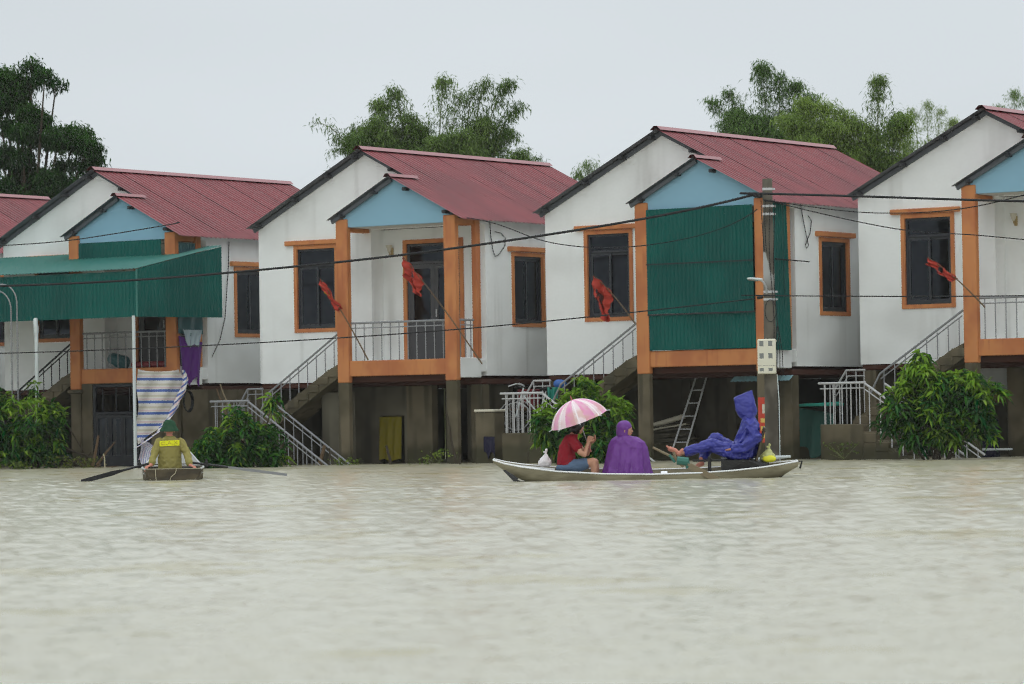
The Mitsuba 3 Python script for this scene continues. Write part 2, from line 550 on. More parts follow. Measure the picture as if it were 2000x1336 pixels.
def front_window(h, F):
    w = put('front_window', cached('fw', lambda: ring_xz(WX0 + .01, WX1 - .01, WZ0 + .01, WZ1 - .01, 0.085, -0.028, 0.12)), 'orange', h, F)
    put('lintel', cached('fl', lambda: cbox(0.79, 2.39, -0.085, 0.1, WZ1 - 0.005, 5.03)), 'orange', w, F)
    a0, a1, b0, b1, bt = WX0 + 0.095, WX1 - 0.095, WZ0 + 0.095, WZ1 - 0.095, 4.46
    xm = (a0 + a1) / 2

    def frame_mesh():
        return cat(ring_xz(a0, a1, b0, b1, 0.05, 0.03, 0.09), cbox(a0 + 0.05, a1 - 0.05, 0.03, 0.09, bt - 0.03, bt + 0.03))

    def sash(x0, x1, y):
        return ring_xz(x0, x1, b0 + 0.05, bt - 0.03, 0.05, y, y + 0.03)
    put('sash_frame', cached('fwf', frame_mesh), 'alu_dark', w, F)
    put('sash', cached('fws1', lambda: sash(a0 + 0.05, xm + 0.03, 0.045)), 'alu_dark', w, F)
    put('sash', cached('fws2', lambda: sash(xm - 0.03, a1 - 0.05, 0.078)), 'alu_dark', w, F)
    for n, (x0, x1, z0, z1, y) in enumerate(((a0 + .1, xm - .02, b0 + .1, bt - .08, .06), (xm + .02, a1 - .1, b0 + .1, bt - .08, .093), (a0 + .05, a1 - .05, bt + .03, b1 - .05, .06))):
        put('pane', cached(f'fwp{n}', lambda: quad((x0, y, z0), (x1, y, z0), (x1, y, z1), (x0, y, z1))), 'glass', w, F)


def side_window(h, F):
    y0, y1, z0, z1 = 1.19, 2.50, 2.965, 4.63
    w = put('side_window', cached('sw', lambda: ring_yz(y0 + .01, y1 - .01, z0 + .01, z1 - .01, 0.085, W - 0.12, W + 0.028)), 'orange', h, F)
    put('lintel', cached('sl', lambda: cbox(W - 0.1, W + 0.10, 1.05, 2.65, z1 + 0.003, z1 + 0.11)), 'orange', w, F)
    a0, a1, b0, b1 = y0 + .095, y1 - .095, z0 + .095, z1 - .095
    ym = (a0 + a1) / 2
    put('sash_frame', cached('swf', lambda: ring_yz(a0, a1, b0, b1, 0.05, W - 0.09, W - 0.03)), 'alu_dark', w, F)
    put('sash', cached('sws1', lambda: ring_yz(a0 + .05, ym + .03, b0 + .05, b1 - .05, .05, W - .075, W - .045)), 'alu_dark', w, F)
    put('sash', cached('sws2', lambda: ring_yz(ym - .03, a1 - .05, b0 + .05, b1 - .05, .05, W - .108, W - .078)), 'alu_dark', w, F)
    for n, (c0, c1, x) in enumerate(((a0 + .1, ym - .02, W - .06), (ym + .02, a1 - .1, W - .093))):
        put('pane', cached(f'swp{n}', lambda: quad((x, c0, b0 + .1), (x, c1, b0 + .1), (x, c1, b1 - .1), (x, c0, b1 - .1))), 'glass', w, F)


def door(h, F):
    x0, x1, z0, z1, y = 3.74, 5.36, 2.25, 4.95, 0.44
    d = put('door', cached('dr', lambda: wall_xz(Polygon([(x0, z0), (x0 + .09, z0), (x0 + .09, z1 - .09), (x1 - .09, z1 - .09), (x1 - .09, z0), (x1, z0), (x1, z1), (x0, z1)]), y - .04, y + .1)), 'orange', h, F)
    a0, a1, bt, b1 = x0 + .09, x1 - .09, 4.40, z1 - .09
    xm = (a0 + a1) / 2
    put('door_frame', cached('drf', lambda: cat(cbox(a0, a0 + .06, y, y + .07, z0, b1), cbox(a1 - .06, a1, y, y + .07, z0, b1), cbox(a0 + .06, a1 - .06, y, y + .07, b1 - .06, b1), cbox(a0 + .06, a1 - .06, y, y + .07, bt, bt + .07))), 'door_dark', d, F)
    for n, (c0, c1) in enumerate(((a0 + .062, xm - .003), (xm + .003, a1 - .062))):
        put('leaf', cached(f'drl{n}', lambda: wall_xz(Polygon(rect(c0, c1, z0 + .01, bt - .004), [rect(c0 + .1, c1 - .1, 3.15, bt - .1)]), y + .015, y + .055)), 'door_dark', d, F)
        put('pane', cached(f'drp{n}', lambda: quad((c0 + .1, y + .03, 3.15), (c1 - .1, y + .03, 3.15), (c1 - .1, y + .03, bt - .1), (c0 + .1, y + .03, bt - .1))), 'glass', d, F)
    put('pane', cached('drp9', lambda: quad((a0 + .06, y + .03, bt + .07), (a1 - .06, y + .03, bt + .07), (a1 - .06, y + .03, b1 - .06), (a0 + .06, y + .03, b1 - .06))), 'glass', d, F)
    put('handle', cached('drh', lambda: cbox(xm + .05, xm + .075, y - .02, y + .015, 3.22, 3.40)), 'steel', d, F)


def roof(h, F):
    r = put('roof', cached('rf', lambda: cat(  # rafter plates that carry the sheets along the verges
        bar((XR, -0.02, ZR - .075), (-OVL + .06, -0.02, zr(-OVL + .06) - .075), .05, .09),
        bar((PR, -PD - .02, ZPR - .075), (P0 - .08, -PD - .02, ZPR - .526 * (PR - P0 + .08) - .075), .05, .08),
        bar((XR, -0.02, ZR - .075), (PR - .1, -0.02, zr(PR - .1) - .075), .05, .09))), 'roof_grey', h, F)
    ys = np.linspace(-OF, YB, 9)
    for i in range(8):
        a, b = ys[i], ys[i + 1] + 0.03
        lift = 0.006 * (i % 2)
        xe = W + OVR
        put('roof_panel', cached(f'rp{i}', lambda: corr((XR, a, ZR + lift), (xe - XR, 0, -SL * (xe - XR)), (0, -(a - b), 0), pitch=.17)
                                 .apply_transform(np.eye(4)) if False else flip(corr((XR, a, ZR + lift), (xe - XR, 0, -SL * (xe - XR)), (0, b - a, 0), pitch=.17))), 'roof_red', r, F)
        put('roof_panel', cached(f'rl{i}', lambda: corr((XR, a, ZR + lift), (-OVL - XR, 0, -SL * (XR + OVL)), (0, b - a, 0), pitch=.17)), 'roof_red', r, F)
    xe = W + OVR
    put('roof_panel', cached('rp9', lambda: flip(corr((PR, -PD - PO, zr(PR) + .006), (xe - PR, 0, -SL * (xe - PR)), (0, PD + PO - OF + .03, 0), pitch=.17))), 'roof_red', r, F)
    put('roof_panel', cached('rp8', lambda: corr((PR, -PD - PO, ZPR), (P0 - .139 - PR, 0, -.526 * (PR - P0 + .139)), (0, PD + PO - .003, 0), pitch=.17)), 'roof_red', r, F)

    def ridge(x, z, y0, y1, w, dz):
        v, f = [], []
        prof = [(-w, -dz - w * .5), (-w * .98, -dz - w * .46), (-.04, .03), (.04, .03), (w * .98, -dz - w * .46), (w, -dz - w * .5)]
        for y in (y0, y1):
            v += [(x + a, y, z + b) for a, b in prof]
        n = len(prof)
        for k in range(n - 1):
            f += [(k, k + 1, n + k + 1), (k, n + k + 1, n + k)]
        return trimesh.Trimesh(v, f, process=False)
    put('ridge_cap', cached('rc', lambda: ridge(XR, ZR + .030, -OF - .03, YB + .04, .13, -.01)), 'ridge_red', r, F)
    put('ridge_cap', cached('rc2', lambda: ridge(PR, ZPR + .030, -PD - PO - .03, -.05, .10, -.01)), 'ridge_red', r, F)
    for n, (x, y0, y1, z) in enumerate([(x, -OF + .02, .05, zr(x) - .05) for x in (0.1, 1.15, 2.1, 2.85)] + [(3.85, -OF + .02, .05, zr(3.85) - .05)] +
                                       [(x, -PD - PO + .02, -PD + .1, ZPR - .526 * (PR - x) - .05) for x in (3.1, 4.0)] + [(x, -PD - PO + .02, -PD + .1, zr(x) - .05) for x in (4.85, 5.9)]):
        put('purlin', cached(f'pu{n}', lambda: cbox(x - .04, x + .04, y0, y1, z - .075, z)), 'purlin_dark', r, F)


def flip(m):
    return trimesh.Trimesh(m.vertices, np.array(m.faces)[:, ::-1], process=False)


def railing(h, F, name, a, b, m, hgt=0.86, n=10, posts=(), drop=None, label=None, second=0.11):
    """a, b: floor points (local); top rail and second rail with n balusters"""
    a, b = V(*a), V(*b)
    up = V(0, 0, hgt)
    d = (b - a)
    e = d / np.linalg.norm(d)
    k = put(name, cat(tube([a + up - e * .04, b + up + e * .04], 0.024, 8), tube([a + up - V(0, 0, second), b + up - V(0, 0, second)], 0.014, 6)), m, h, F, smooth=40, label=label)
    for t in (np.arange(n) + 0.5) / n:
        q = a + d * t
        rod('baluster', q + V(0, 0, -0.02 if drop is None else drop), q + up - V(0, 0, .012), 0.0125, m, k, F)
    return k


def stairs(h, F, rail, rail_low):
    st = put('staircase', cached('st', lambda: cat(
        cbox(0.07, 1.06, -1.88, -0.03, -1.3, 0.60),
        wall_xz(Polygon([(1.06, -1.3), (2.9, -1.3), (2.9, -0.55), (2.6, -0.45), (1.06, 0.45)]), -1.86, -0.99),
        wall_xz(Polygon([(0.30, 0.56), (0.62, 0.56), (2.86, 1.90), (2.86, 2.20), (2.60, 2.08), (0.28, 0.66)]), -0.90, -0.06))), 'concrete', h, F)
    for i in range(9):
        x0 = 0.36 + i * .28
        z1 = 0.60 + (i + 1) * .1667
        put('step', cached(f'su{i}', lambda: cbox(x0, x0 + .30, -0.93, -0.04, z1 - .17, z1)), 'concrete', st, F)
    for i in range(6):
        x0 = 1.063 + i * .28
        z1 = 0.60 - (i + 1) * .19
        put('step', cached(f'sd{i}', lambda: cbox(x0, x0 + .30, -1.88, -0.97, z1 - .19, z1)), 'concrete', st, F)
    # upper flight, outer side
    p, q = V(0.95, -.88, 0.95), V(2.84, -.88, 2.04)
    k = put('stair_railing', cat(tube([(0.72, -.90, 1.24), (0.93, -.88, 1.62), q + V(.02, 0, .83)], .024, 8), tube([(0.95, -.88, 1.52), q + V(0, 0, .72)], .014, 6)), rail, h, F, smooth=40)
    for i in range(8):
        t = (i + .3) / 7.6
        a = p + (q - p) * t
        rod('baluster', a + V(0, 0, -.06), a + V(0, 0, .72), .0125, rail, k, F)
    # landing, front and left
    railing(h, F, 'landing_railing', (0.06, -1.84, 0.60), (1.08, -1.84, 0.60), rail_low, 0.84, 5)
    railing(h, F, 'landing_railing', (0.10, -1.80, 0.60), (0.10, -1.0, 0.60), rail_low, 0.84, 4)
    # lower flight, both sides
    for y in (-1.84, -1.00):
        a, b = V(1.10, y, .56), V(3.35, y, -.92)
        k = put('stair_railing', cat(tube([a + V(0, 0, .86), b + V(0, 0, .86)], .024, 8), tube([a + V(0, 0, .74), b + V(0, 0, .74)], .014, 6)), rail_low, h, F, smooth=40)
        for i in range(9):
            c = a + (b - a) * ((i + .4) / 9)
            rod('baluster', c + V(0, 0, -.05), c + V(0, 0, .85), .0125, rail_low, k, F)
    # short rail on the raised step beside the house
    k = put('stair_railing', cat(tube([(-.60, -.12, 1.27), (-.28, -.12, 1.72), (.16, -.12, 1.72)], .024, 8), tube([(-.52, -.12, 1.2), (-.24, -.12, 1.60), (.16, -.12, 1.60)], .014, 6)), rail_low, h, F, smooth=40)
    for x, z in ((-.45, 1.46), (-.28, 1.72), (-.05, 1.72), (.14, 1.72)):
        rod('baluster', (x, -.12, .55), (x, -.12, z - .01), .0125, rail_low, k, F)


def house(ox, oy, oz, label, rail, rail_low, lower, porch_rail=True, lamp=True, stair_rail=None):
    h = thing('stilt_house', label, 'house', 'raised houses in the row')
    F = T().translate([ox, oy, oz])
    gab = Polygon([(0, FB), (RX, FB), (RX, 5.2), (W, 5.2), (W, zr(W) - .03), (XR, ZR - .03), (0, zr(0) - .03)], [rect(WX0 + .05, WX1 - .05, WZ0 + .05, WZ1 - .05)])
    put('front_wall', cached('gab', lambda: wall_xz(gab, 0, .2)), 'white_wall', h, F)
    put('side_wall', cached('sid', lambda: wall_yz(Polygon([(0.20, SB), (YB - .2, SB), (YB - .2, zr(W) - .035), (.2, zr(W) - .035)], [rect(1.24, 2.45, 3.015, 4.58)]), W - .2, W)), 'white_wall', h, F)
    put('side_wall', cached('sil', lambda: wall_yz(Polygon(rect(.2, YB - .2, FB, zr(0) - .035)), 0, .2)), 'white_wall', h, F)
    put('rear_wall', cached('rea', lambda: wall_xz(Polygon([(0, FB), (W, FB), (W, zr(W) - .03), (XR, ZR - .03), (0, zr(0) - .03)]), YB - .2, YB)), 'white_wall', h, F)
    put('floor_slab', cached('slab', lambda: cat(cbox(.02, W - .02, .03, YB - .03, 1.72, FB - .003), cbox(.2, W - .2, .2, YB - .2, FB, 2.2))), 'slab_edge', h, F)
    # porch
    put('porch_wall', cached('por', lambda: cat(wall_xz(Polygon([(RX - .2, 2.0), (3.78, 2.0), (3.78, 4.92), (5.32, 4.92), (5.32, 2.0), (W, 2.0), (W, 5.2), (RX - .2, 5.2)]), .44, .6), cbox(RX - .2, RX - .002, .2, .44, 2.0, 5.2, .003))), 'white_wall', h, F)
    put('porch_floor', cached('pf', lambda: cat(cbox(P0 + .05, W - .012, -PD + .22, .43, 1.98, 2.26), cbox(W - .2, W - .004, -PD + DP - .02, .0, 1.86, 2.29))), 'white_wall', h, F)
    put('porch_floor', cached('pfu', lambda: cbox(P0 + .06, W - .22, -PD + .22, .43, 1.80, 1.977)), 'slab_edge', h, F)
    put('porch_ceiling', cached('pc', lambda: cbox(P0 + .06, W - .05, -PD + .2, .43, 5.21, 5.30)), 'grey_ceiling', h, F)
    put('porch_beam', cached('pb1', lambda: cbox(P0 + PW - .01, W - PW + .01, -PD + .045, -PD + .14, 1.934, 2.274)), 'orange', h, F)
    put('porch_beam', cached('pb2', lambda: cbox(P0 + .06, P0 + .24, -PD + DP, -.003, 5.12, 5.21)), 'orange', h, F)
    put('porch_beam', cached('pb3', lambda: cbox(W - .25, W - .03, -PD + DP, -.19, 5.16, 5.30)), 'orange', h, F)
    for n, x in enumerate((P0, W - PW)):
        put('porch_post', cached(f'pp{n}', lambda: cbox(x, x + PW, -PD, -PD + DP, 1.80, ZPR - .526 * (PR - x) - .06 if n == 0 else zr(x + PW) - .05, .015)), 'orange', h, F)
        put('stilt', cached(f'ps{n}', lambda: cbox(x + .004, x + PW - .004, -PD + .004, -PD + DP - .004, -1.5, 1.798, .015)), 'concrete', h, F)
    put('porch_post', cached('ppr', lambda: cbox(W - .10, W + .018, -.19, -.012, 2.27, zr(W) - .05)), 'orange', h, F)
    blue = Polygon([(P0 + PW - .12, 5.217), (W - PW + .12, 5.217), (W - PW + .12, zr(W - PW + .12) - .035), (PR, ZPR - .04), (P0 + PW - .12, ZPR - .526 * (PR - P0 - PW + .12) - .03)])
    put('porch_gable', cached('blu', lambda: wall_xz(blue, -PD + .05, -PD + .2)), 'blue_wall', h, F)
    if porch_rail:
        railing(h, F, 'porch_railing', (P0 + PW, -PD + .12, 2.274), (W - PW, -PD + .12, 2.274), rail, .83, 11)
        railing(h, F, 'porch_railing', (W - .07, -PD + DP, 2.285), (W - .07, -.20, 2.285), rail, .82, 3)
    front_window(h, F)
    side_window(h, F)
    door(h, F)
    roof(h, F)
    stairs(h, F, stair_rail or rail, rail_low)
    if lamp:
        l = put('wall_lamp', cached('wl', lambda: cat(cbox(3.40, 3.47, .40, .437, 4.60, 4.80), tube([(3.435, .41, 4.66), (3.435, .33, 4.64), (3.435, .31, 4.70)], .012, 6))), 'brass', h, F)
        put('lamp_shade', cached('wls', lambda: trimesh.creation.revolve([(.03, 0), (.075, .15), (.07, .15), (.02, .0)], sections=12).apply_translation((3.435, .31, 4.70))), 'lamp_shade', l, F, 40)
    # stilts and walls of the open ground floor
    for n, (x, y) in enumerate(((.03, .04), (.03, 3.4), (W - .33, 3.4), (W - .33, .02))):
        put('stilt', cached(f'sl{n}', lambda: cbox(x, x + .3, y, y + .3, -1.5, 1.715, .012)), 'concrete', h, F)
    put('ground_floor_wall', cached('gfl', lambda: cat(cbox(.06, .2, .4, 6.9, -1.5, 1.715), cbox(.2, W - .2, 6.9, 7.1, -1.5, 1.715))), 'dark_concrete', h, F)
    lower(h, F)
    return h, F


def lower_closed(h, F):      # house with the green awning
    put('ground_floor_wall', wall_xz(Polygon([(P0 + PW, -1.5), (3.52, -1.5), (3.52, 1.92), (5.30, 1.92), (5.30, -1.5), (W - PW, -1.5), (W - PW, 1.93), (P0 + PW, 1.93)]), -PD + .05, -PD + .22), 'concrete', h, F)
    put('ground_floor_wall', wall_yz(Polygon(rect(-PD + .225, 6.8, -1.5, 1.75)), W - .14, W - .01), 'concrete', h, F)
    put('post_cap', cbox(P0 - .05, P0 + PW + .05, -PD - .05, -PD + DP + .04, 1.72, 1.80), 'concrete', h, F)
    d = put('ground_floor_door', cat(cbox(3.52, 3.60, -PD + .07, -PD + .15, -1.5, 1.92), cbox(5.22, 5.30, -PD + .07, -PD + .15, -1.5, 1.92), cbox(3.6, 5.22, -PD + .07, -PD + .15, 1.84, 1.92), cbox(3.6, 5.22, -PD + .07, -PD + .15, 1.20, 1.28)), 'door_black', h, F)
    for i in range(4):
        x0 = 3.602 + i * .405
        put('leaf', wall_xz(Polygon(rect(x0, x0 + .40, -1.5, 1.197), [rect(x0 + .07, x0 + .33, 0.25, 1.12)]), -PD + .09, -PD + .13), 'door_black', d, F)
        put('pane', quad((x0 + .07, -PD + .11, .25), (x0 + .33, -PD + .11, .25), (x0 + .33, -PD + .11, 1.12), (x0 + .07, -PD + .11, 1.12)), 'glass', d, F)
        put('grille_bar', cbox(x0 + .18, x0 + .21, -PD + .1, -PD + .12, 1.28, 1.84), 'door_black', d, F)


def lower_yellow(h, F):
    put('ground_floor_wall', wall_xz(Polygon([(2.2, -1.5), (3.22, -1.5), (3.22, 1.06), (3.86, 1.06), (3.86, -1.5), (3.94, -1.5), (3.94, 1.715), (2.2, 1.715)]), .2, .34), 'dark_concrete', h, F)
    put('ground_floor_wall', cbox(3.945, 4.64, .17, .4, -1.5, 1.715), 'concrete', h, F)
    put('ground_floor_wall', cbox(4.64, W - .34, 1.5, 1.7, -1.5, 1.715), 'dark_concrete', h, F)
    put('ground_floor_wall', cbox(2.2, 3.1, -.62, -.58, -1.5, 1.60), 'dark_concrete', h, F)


def lower_open(h, F):
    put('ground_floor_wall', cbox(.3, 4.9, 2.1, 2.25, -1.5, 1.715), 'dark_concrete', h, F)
    for n, x in enumerate((2.25, 3.4, 4.35)):
        put('stilt', cbox(x, x + .22, 1.86, 2.08, -1.5, 1.715), 'dark_concrete', h, F)
    put('plinth', cbox(2.1, 5.4, .6, 2.0, -1.5, .33), 'concrete', h, F)


def lower_right(h, F):
    put('stilt', cbox(3.12, 3.55, .5, .9, -1.5, 1.715), 'concrete', h, F)
    put('ground_floor_wall', cbox(2.0, 3.1, 1.2, 1.35, 1.0, 1.715), 'white_wall', h, F)


def lower_plain(h, F):
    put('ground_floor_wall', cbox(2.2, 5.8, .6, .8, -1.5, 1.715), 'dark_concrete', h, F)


house(-67.5, 65.29, 0.0, 'far left house of the row, only its red roof corner and wall showing', 'rail_grey', 'rail_grey', lower_plain)
H1 = (-59.375, 65.293, -0.005)
H2 = (-51.194, 64.822, 0.0)
H3 = (-43.847, 65.528, 0.045)
H4 = (-36.813, 66.779, 0.126)
_, F1 = house(*H1, 'white red-roofed house behind the big green awning, its ground floor walled in', 'rail_grey', 'rail_black', lower_closed, stair_rail='rail_black')
_, F2 = house(*H2, 'white red-roofed house with open porch, orange framed door and a yellow curtain below', 'rail_grey', 'rail_grey', lower_yellow)
_, F3 = house(*H3, 'white red-roofed house behind the pole, its porch closed with green corrugated sheets', 'rail_grey', 'rail_white', lower_open, porch_rail=False, lamp=False)
_, F4 = house(*H4, 'white red-roofed house at the right edge, a leafy shrub before its stairs', 'rail_grey', 'rail_white', lower_right)


def hpt(Hh, x, y, z):
    return V(Hh[0] + x, Hh[1] + y, Hh[2] + z)


# ------------------------------------------------------------------ green awning of the second house
aw = thing('metal_awning', 'large green corrugated metal awning with hanging side sheets in front of the left porch', 'awning')
for i in range(8):
    x0 = -1.0 + i * .952
    d = 2.03 if x0 > 1.9 else 2.93
    put('awning_panel', corr((x0, -2.98, 4.44 + .003 * (i % 2)), (0, d, .195 * d), (.97 if i < 7 else .955, 0, 0), .11, .02), 'green_light', aw, F1)
put('awning_panel', corr((6.16, -.96, 4.838), (0, 1.08, .195 * 1.08), (.46, 0, 0), .11, .02), 'green_light', aw, F1)
for i in range(7):
    x0 = -.95 + i * 1.082
    put('hanging_sheet', corr((x0, -2.90, 3.375), (0, 0, 1.02), (1.09, 0, 0), .11, .018) if True else None, 'green_sheet', aw, F1)
put('side_sheet', cbox(-1.03, -1.0, -2.9, -.02, 3.38, 4.42), 'green_sheet', aw, F1)
# side sheets follow the slope of the roof
for i in range(3):
    y0, y1 = -2.90 + i * 1.0, -2.90 + (i + 1) * 1.0 + .012
    m = corr((6.62, y0, 3.375), (0, 0, 1.0), (0, y1 - y0, 0), .11, .018)
    v = np.array(m.vertices)
    top = v[:, 2] > 3.6
    v[top, 2] = 4.445 + (v[top, 1] + 2.9) * .195
    v[~top, 2] = 3.375 + (v[~top, 1] + 2.9) * .008
    put('side_sheet', flip(trimesh.Trimesh(v, m.faces, process=False)) if False else trimesh.Trimesh(v, m.faces, process=False), 'green_sheet', aw, F1)
put('frame', cat(bar((-1, -2.86, 4.38), (6.6, -2.86, 4.38), .04, .05), bar((-1, -2.86, 3.42), (6.6, -2.86, 3.42), .03, .04), bar((6.58, -2.86, 4.38), (6.58, .05, 4.92), .04, .05), bar((6.58, -2.86, 3.42), (6.58, .05, 3.44), .03, .04), bar((6.627, -2.915, 3.37), (6.627, -2.915, 4.44), .03, .03)), 'green_light', aw, F1)
rod('awning_post', (6.57, -2.97, -1.4), (6.57, -2.97, 3.40), .038, 'pvc_white', aw, F1)
up = thing('sheet_screen', 'narrow green corrugated sheet under the blue gable above the awning', 'metal sheet')
put('sheet', corr((P0 + PW + .005, -PD + .0, 4.72), (0, 0, .49), (2.50, 0, 0), .11, .018), 'green_sheet', up, F1)
put('rail', bar((P0 + PW, -PD + .02, 4.74), (W - PW, -PD + .02, 4.74), .03, .03), 'green_light', up, F1)
put('side_sheet', corr((W - .02, -PD + DP + .02, 4.7), (0, 0, .42), (0, .58, 0), .11, .018), 'cloth_teal', up, F1)

# things hanging by the awning
gp = thing('drain_pipe', 'white plastic drain pipe hanging from the awning left of the stairs', 'pipe')
put('pipe', tube([(3.72, -3.02, 1.0), (3.72, -3.02, 3.1)], .045, 10), 'pvc_white', gp, F1, 40)
put('socket', tube([(3.72, -3.02, 3.08), (3.72, -3.02, 3.24)], .062, 10), 'pvc_white', gp, F1, 40)
put('elbow', tube([(3.72, -3.02, 3.2), (3.70, -3.02, 3.32), (3.66, -2.97, 3.40)], .055, 10), 'pvc_white', gp, F1, 40)


def bent_pipe(x, top, label):
    k = thing('bent_pipe', label, 'pipe', None)
    z0 = top
    pts = [(x, -3.35, -1.2), (x, -3.35, z0 - .5)] + [(x - .45 * (1 - math.cos(t)), -3.35, z0 - .5 + .45 * math.sin(t)) for t in np.linspace(.15, 1.57, 8)] + [(x - .9, -3.35, z0 - .05)]
    put('pipe', tube(pts, .016, 8), 'rail_grey', k, F1, 40)
    for z in (1.9, 3.0):
        put('joint', tube([(x, -3.35, z), (x, -3.35, z + .09)], .022, 8), 'rail_grey', k, F1, 40)


bent_pipe(3.26, 4.12, 'thin steel pipe with a bent top at the left edge, the left one of two')
bent_pipe(3.44, 4.26, 'thin steel pipe with a bent top near the left edge, the right one of two')


def cloth(fn, nu, nv, uv=False):
    """grid surface fn(u, v) -> (x, y, z)"""
    u, v = np.meshgrid(np.linspace(0, 1, nu), np.linspace(0, 1, nv), indexing='ij')
    p = np.array([fn(a, b) for a, b in zip(u.ravel(), v.ravel())], float)
    i, j = np.meshgrid(np.arange(nu - 1), np.arange(nv - 1), indexing='ij')
    a = (i * nv + j).ravel()
    f = np.concatenate([np.stack([a, a + nv, a + nv + 1], 1), np.stack([a, a + nv + 1, a + 1], 1)])
    m = trimesh.Trimesh(p, f, process=False)
    return (m, np.stack([u.ravel(), v.ravel()], 1)) if uv else m


def lerp_path(t, pts):
    t = min(max(t, 0), 1) * (len(pts) - 1)
    i = min(int(t), len(pts) - 2)
    return V(*pts[i]) * (1 - (t - i)) + V(*pts[i + 1]) * (t - i)


ta = thing('striped_tarp', 'white tarp with blue and pink stripes hanging from the awning post behind the rower', 'tarp')
edge_r = [(-1.40, 2.20), (-1.22, 1.98), (-1.36, 1.70), (-1.60, 1.38), (-1.90, 1.08), (-2.22, .86), (-2.62, .68), (-2.90, .56)]


def tarp_main(u, v):
    yr, z_r = lerp_path(v, edge_r)
    zl = 2.20 - 1.68 * v
    y = -2.95 + (yr + 2.95) * u
    z = zl * (1 - u) + z_r * u - .05 * math.sin(u * math.pi) * (1 - v)
    x = 6.60 + .04 * math.sin(y * 6 + 2 * v) + .03 * math.sin(9 * y - 7 * z) + .05 * u * v
    return x, y, z


m, uv = cloth(tarp_main, 26, 40, True)
uv = np.stack([uv[:, 0], (2.20 - np.array(m.vertices)[:, 2]) / 2.1], 1)
put('sheet', m, 'tarp_striped', ta, F1, True, uv=uv)


def tarp_fold(u, v):
    yr, z0 = lerp_path(v, edge_r)
    w = .36 * min(1, .25 + 2.2 * v)
    a = (u - 1) * w
    return 6.69 + .05 * math.sin(u * 3.1) + .015 * math.sin(v * 40 + u * 9), yr + a * .85 + .012 * math.sin(v * 31), z0 + a * .40 * min(1, v * 2) - .015


m, uv = cloth(tarp_fold, 10, 50, True)
put('folded_edge', m, 'tarp_fold', ta, F1, True, uv=uv)


def tarp_tail(u, v):
    w = .30 + .25 * math.sin(v * 2.6)
    return 6.67 + .05 * math.sin(u * 6 + v * 5), -2.95 + w * u, .68 - .66 * v - .12 * u * (1 - v) + .15 * u * v + .015 * math.sin(u * 14)


m, uv = cloth(tarp_tail, 10, 20, True)
put('gathered_tail', m, 'tarp_fold', ta, F1, True, uv=uv[:, ::-1].copy())


def hang(top, drop, n=3, amp=.05, taper=0.0, rag=0.0, seed=0):
    """cloth hanging from the segment top[0]-top[1]"""
    a, b = V(*top[0]), V(*top[1])
    e = b - a
    nn = V(e[1], -e[0], 0)
    nn /= np.linalg.norm(nn)

    def fn(u, v):
        c = .5 + (u - .5) * (1 - taper * v)
        p = a + e * c
        d = drop * (1 - rag * (.5 + .5 * math.sin(9 * u + seed)) * v)
        return p + nn * amp * v ** .5 * math.sin(u * n * 6.283 + seed + 1.5 * v) - V(0, 0, d * v)
    return cloth(fn, 22, 18)


pc = thing('hanging_cloth', 'deep purple cloth hanging beside the orange post under the awning', 'cloth')
put('sheet', hang(((6.17, -.93, 2.98), (6.17, -.06, 2.84)), 1.12, 2.5, .05, .25, .25, 1.0), 'cloth_purple', pc, F1, True)
ts = thing('teal_sheet', 'dark teal sheet above the purple cloth under the awning', 'cloth')
put('sheet', hang(((6.16, -.95, 3.75), (6.16, -.06, 3.75)), .78, 2.0, .03, 0, .1, .4), 'cloth_teal', ts, F1, True)
put('plastic_film', hang(((6.20, -.80, 3.12), (6.20, -.12, 3.12)), .42, 3.0, .04, .4, .3, 2.0), 'clear_plastic', ts, F1, True)
hc = thing('hose_coil', 'coil of black hose hanging on the brown ground floor wall', 'hose')
put('loop', cat(*[tube([(6.16 + .02 * i, -.62 + (.15 + .01 * i) * math.cos(t), 1.48 + (.22 + .012 * i) * math.sin(t)) for t in np.linspace(0, 6.3, 26)], .012, 6) for i in range(3)]), 'rubber', hc, F1, 40)
put('hanger', tube([(6.12, -.62, 1.93), (6.16, -.62, 1.70)], .01, 6), 'rubber', hc, F1, 40)
rm = single('red_mat', cbox(4.6, 5.6, -.80, -.55, 2.28, 2.42, .04), 'red_plastic', 'red mat folded behind the railing of the shaded porch', 'mat', F1)
tb = single('teal_bundle', bones([[((3.9, -.55, 2.5), .14), ((4.15, -.5, 2.42), .16)]], .05, 4, .03, 8), 'cloth_teal', 'teal clothes bundle on the shaded porch floor', 'bundle', F1, True)

# ------------------------------------------------------------------ green sheets closing the porch of the third house
gs = thing('sheet_screen', 'green corrugated metal sheets closing the porch of the house behind the pole, in three rows', 'metal sheet')
for i, (z0, z1, yy) in enumerate(((4.085, 5.235, -.99), (3.045, 4.10, -.985), (2.285, 3.035, -.93))):
    for j in range(3):
        x0 = P0 + PW + .01 + j * .86
        put('sheet', corr((x0, yy + .002 * j, z0), (0, 0, z1 - z0), (.865 if j < 2 else .86, 0, 0), .10, .016), 'green_sheet', gs, F3)
put('rail', cat(bar((P0 + PW, -1.014, 4.085), (W - PW, -1.014, 4.085), .02, .028), bar((P0 + PW, -.975, 3.028), (W - PW, -.975, 3.028), .02, .03)), 'purlin_dark', gs, F3)
m = corr((W + .07, -PD + .10, 2.23), (0, 0, 3.03), (0, .70, 0), .10, .016)
v = np.array(m.vertices)
v[(v[:, 2] > 4) & (v[:, 1] > -.35), 1] -= .13
put('side_sheet', trimesh.Trimesh(v, m.faces, process=False), 'green_sheet', gs, F3)
rod('support_rod', (W + .10, -.8, 4.10), (W + .10, .60, 4.08), .012, 'rubber', gs, F3)

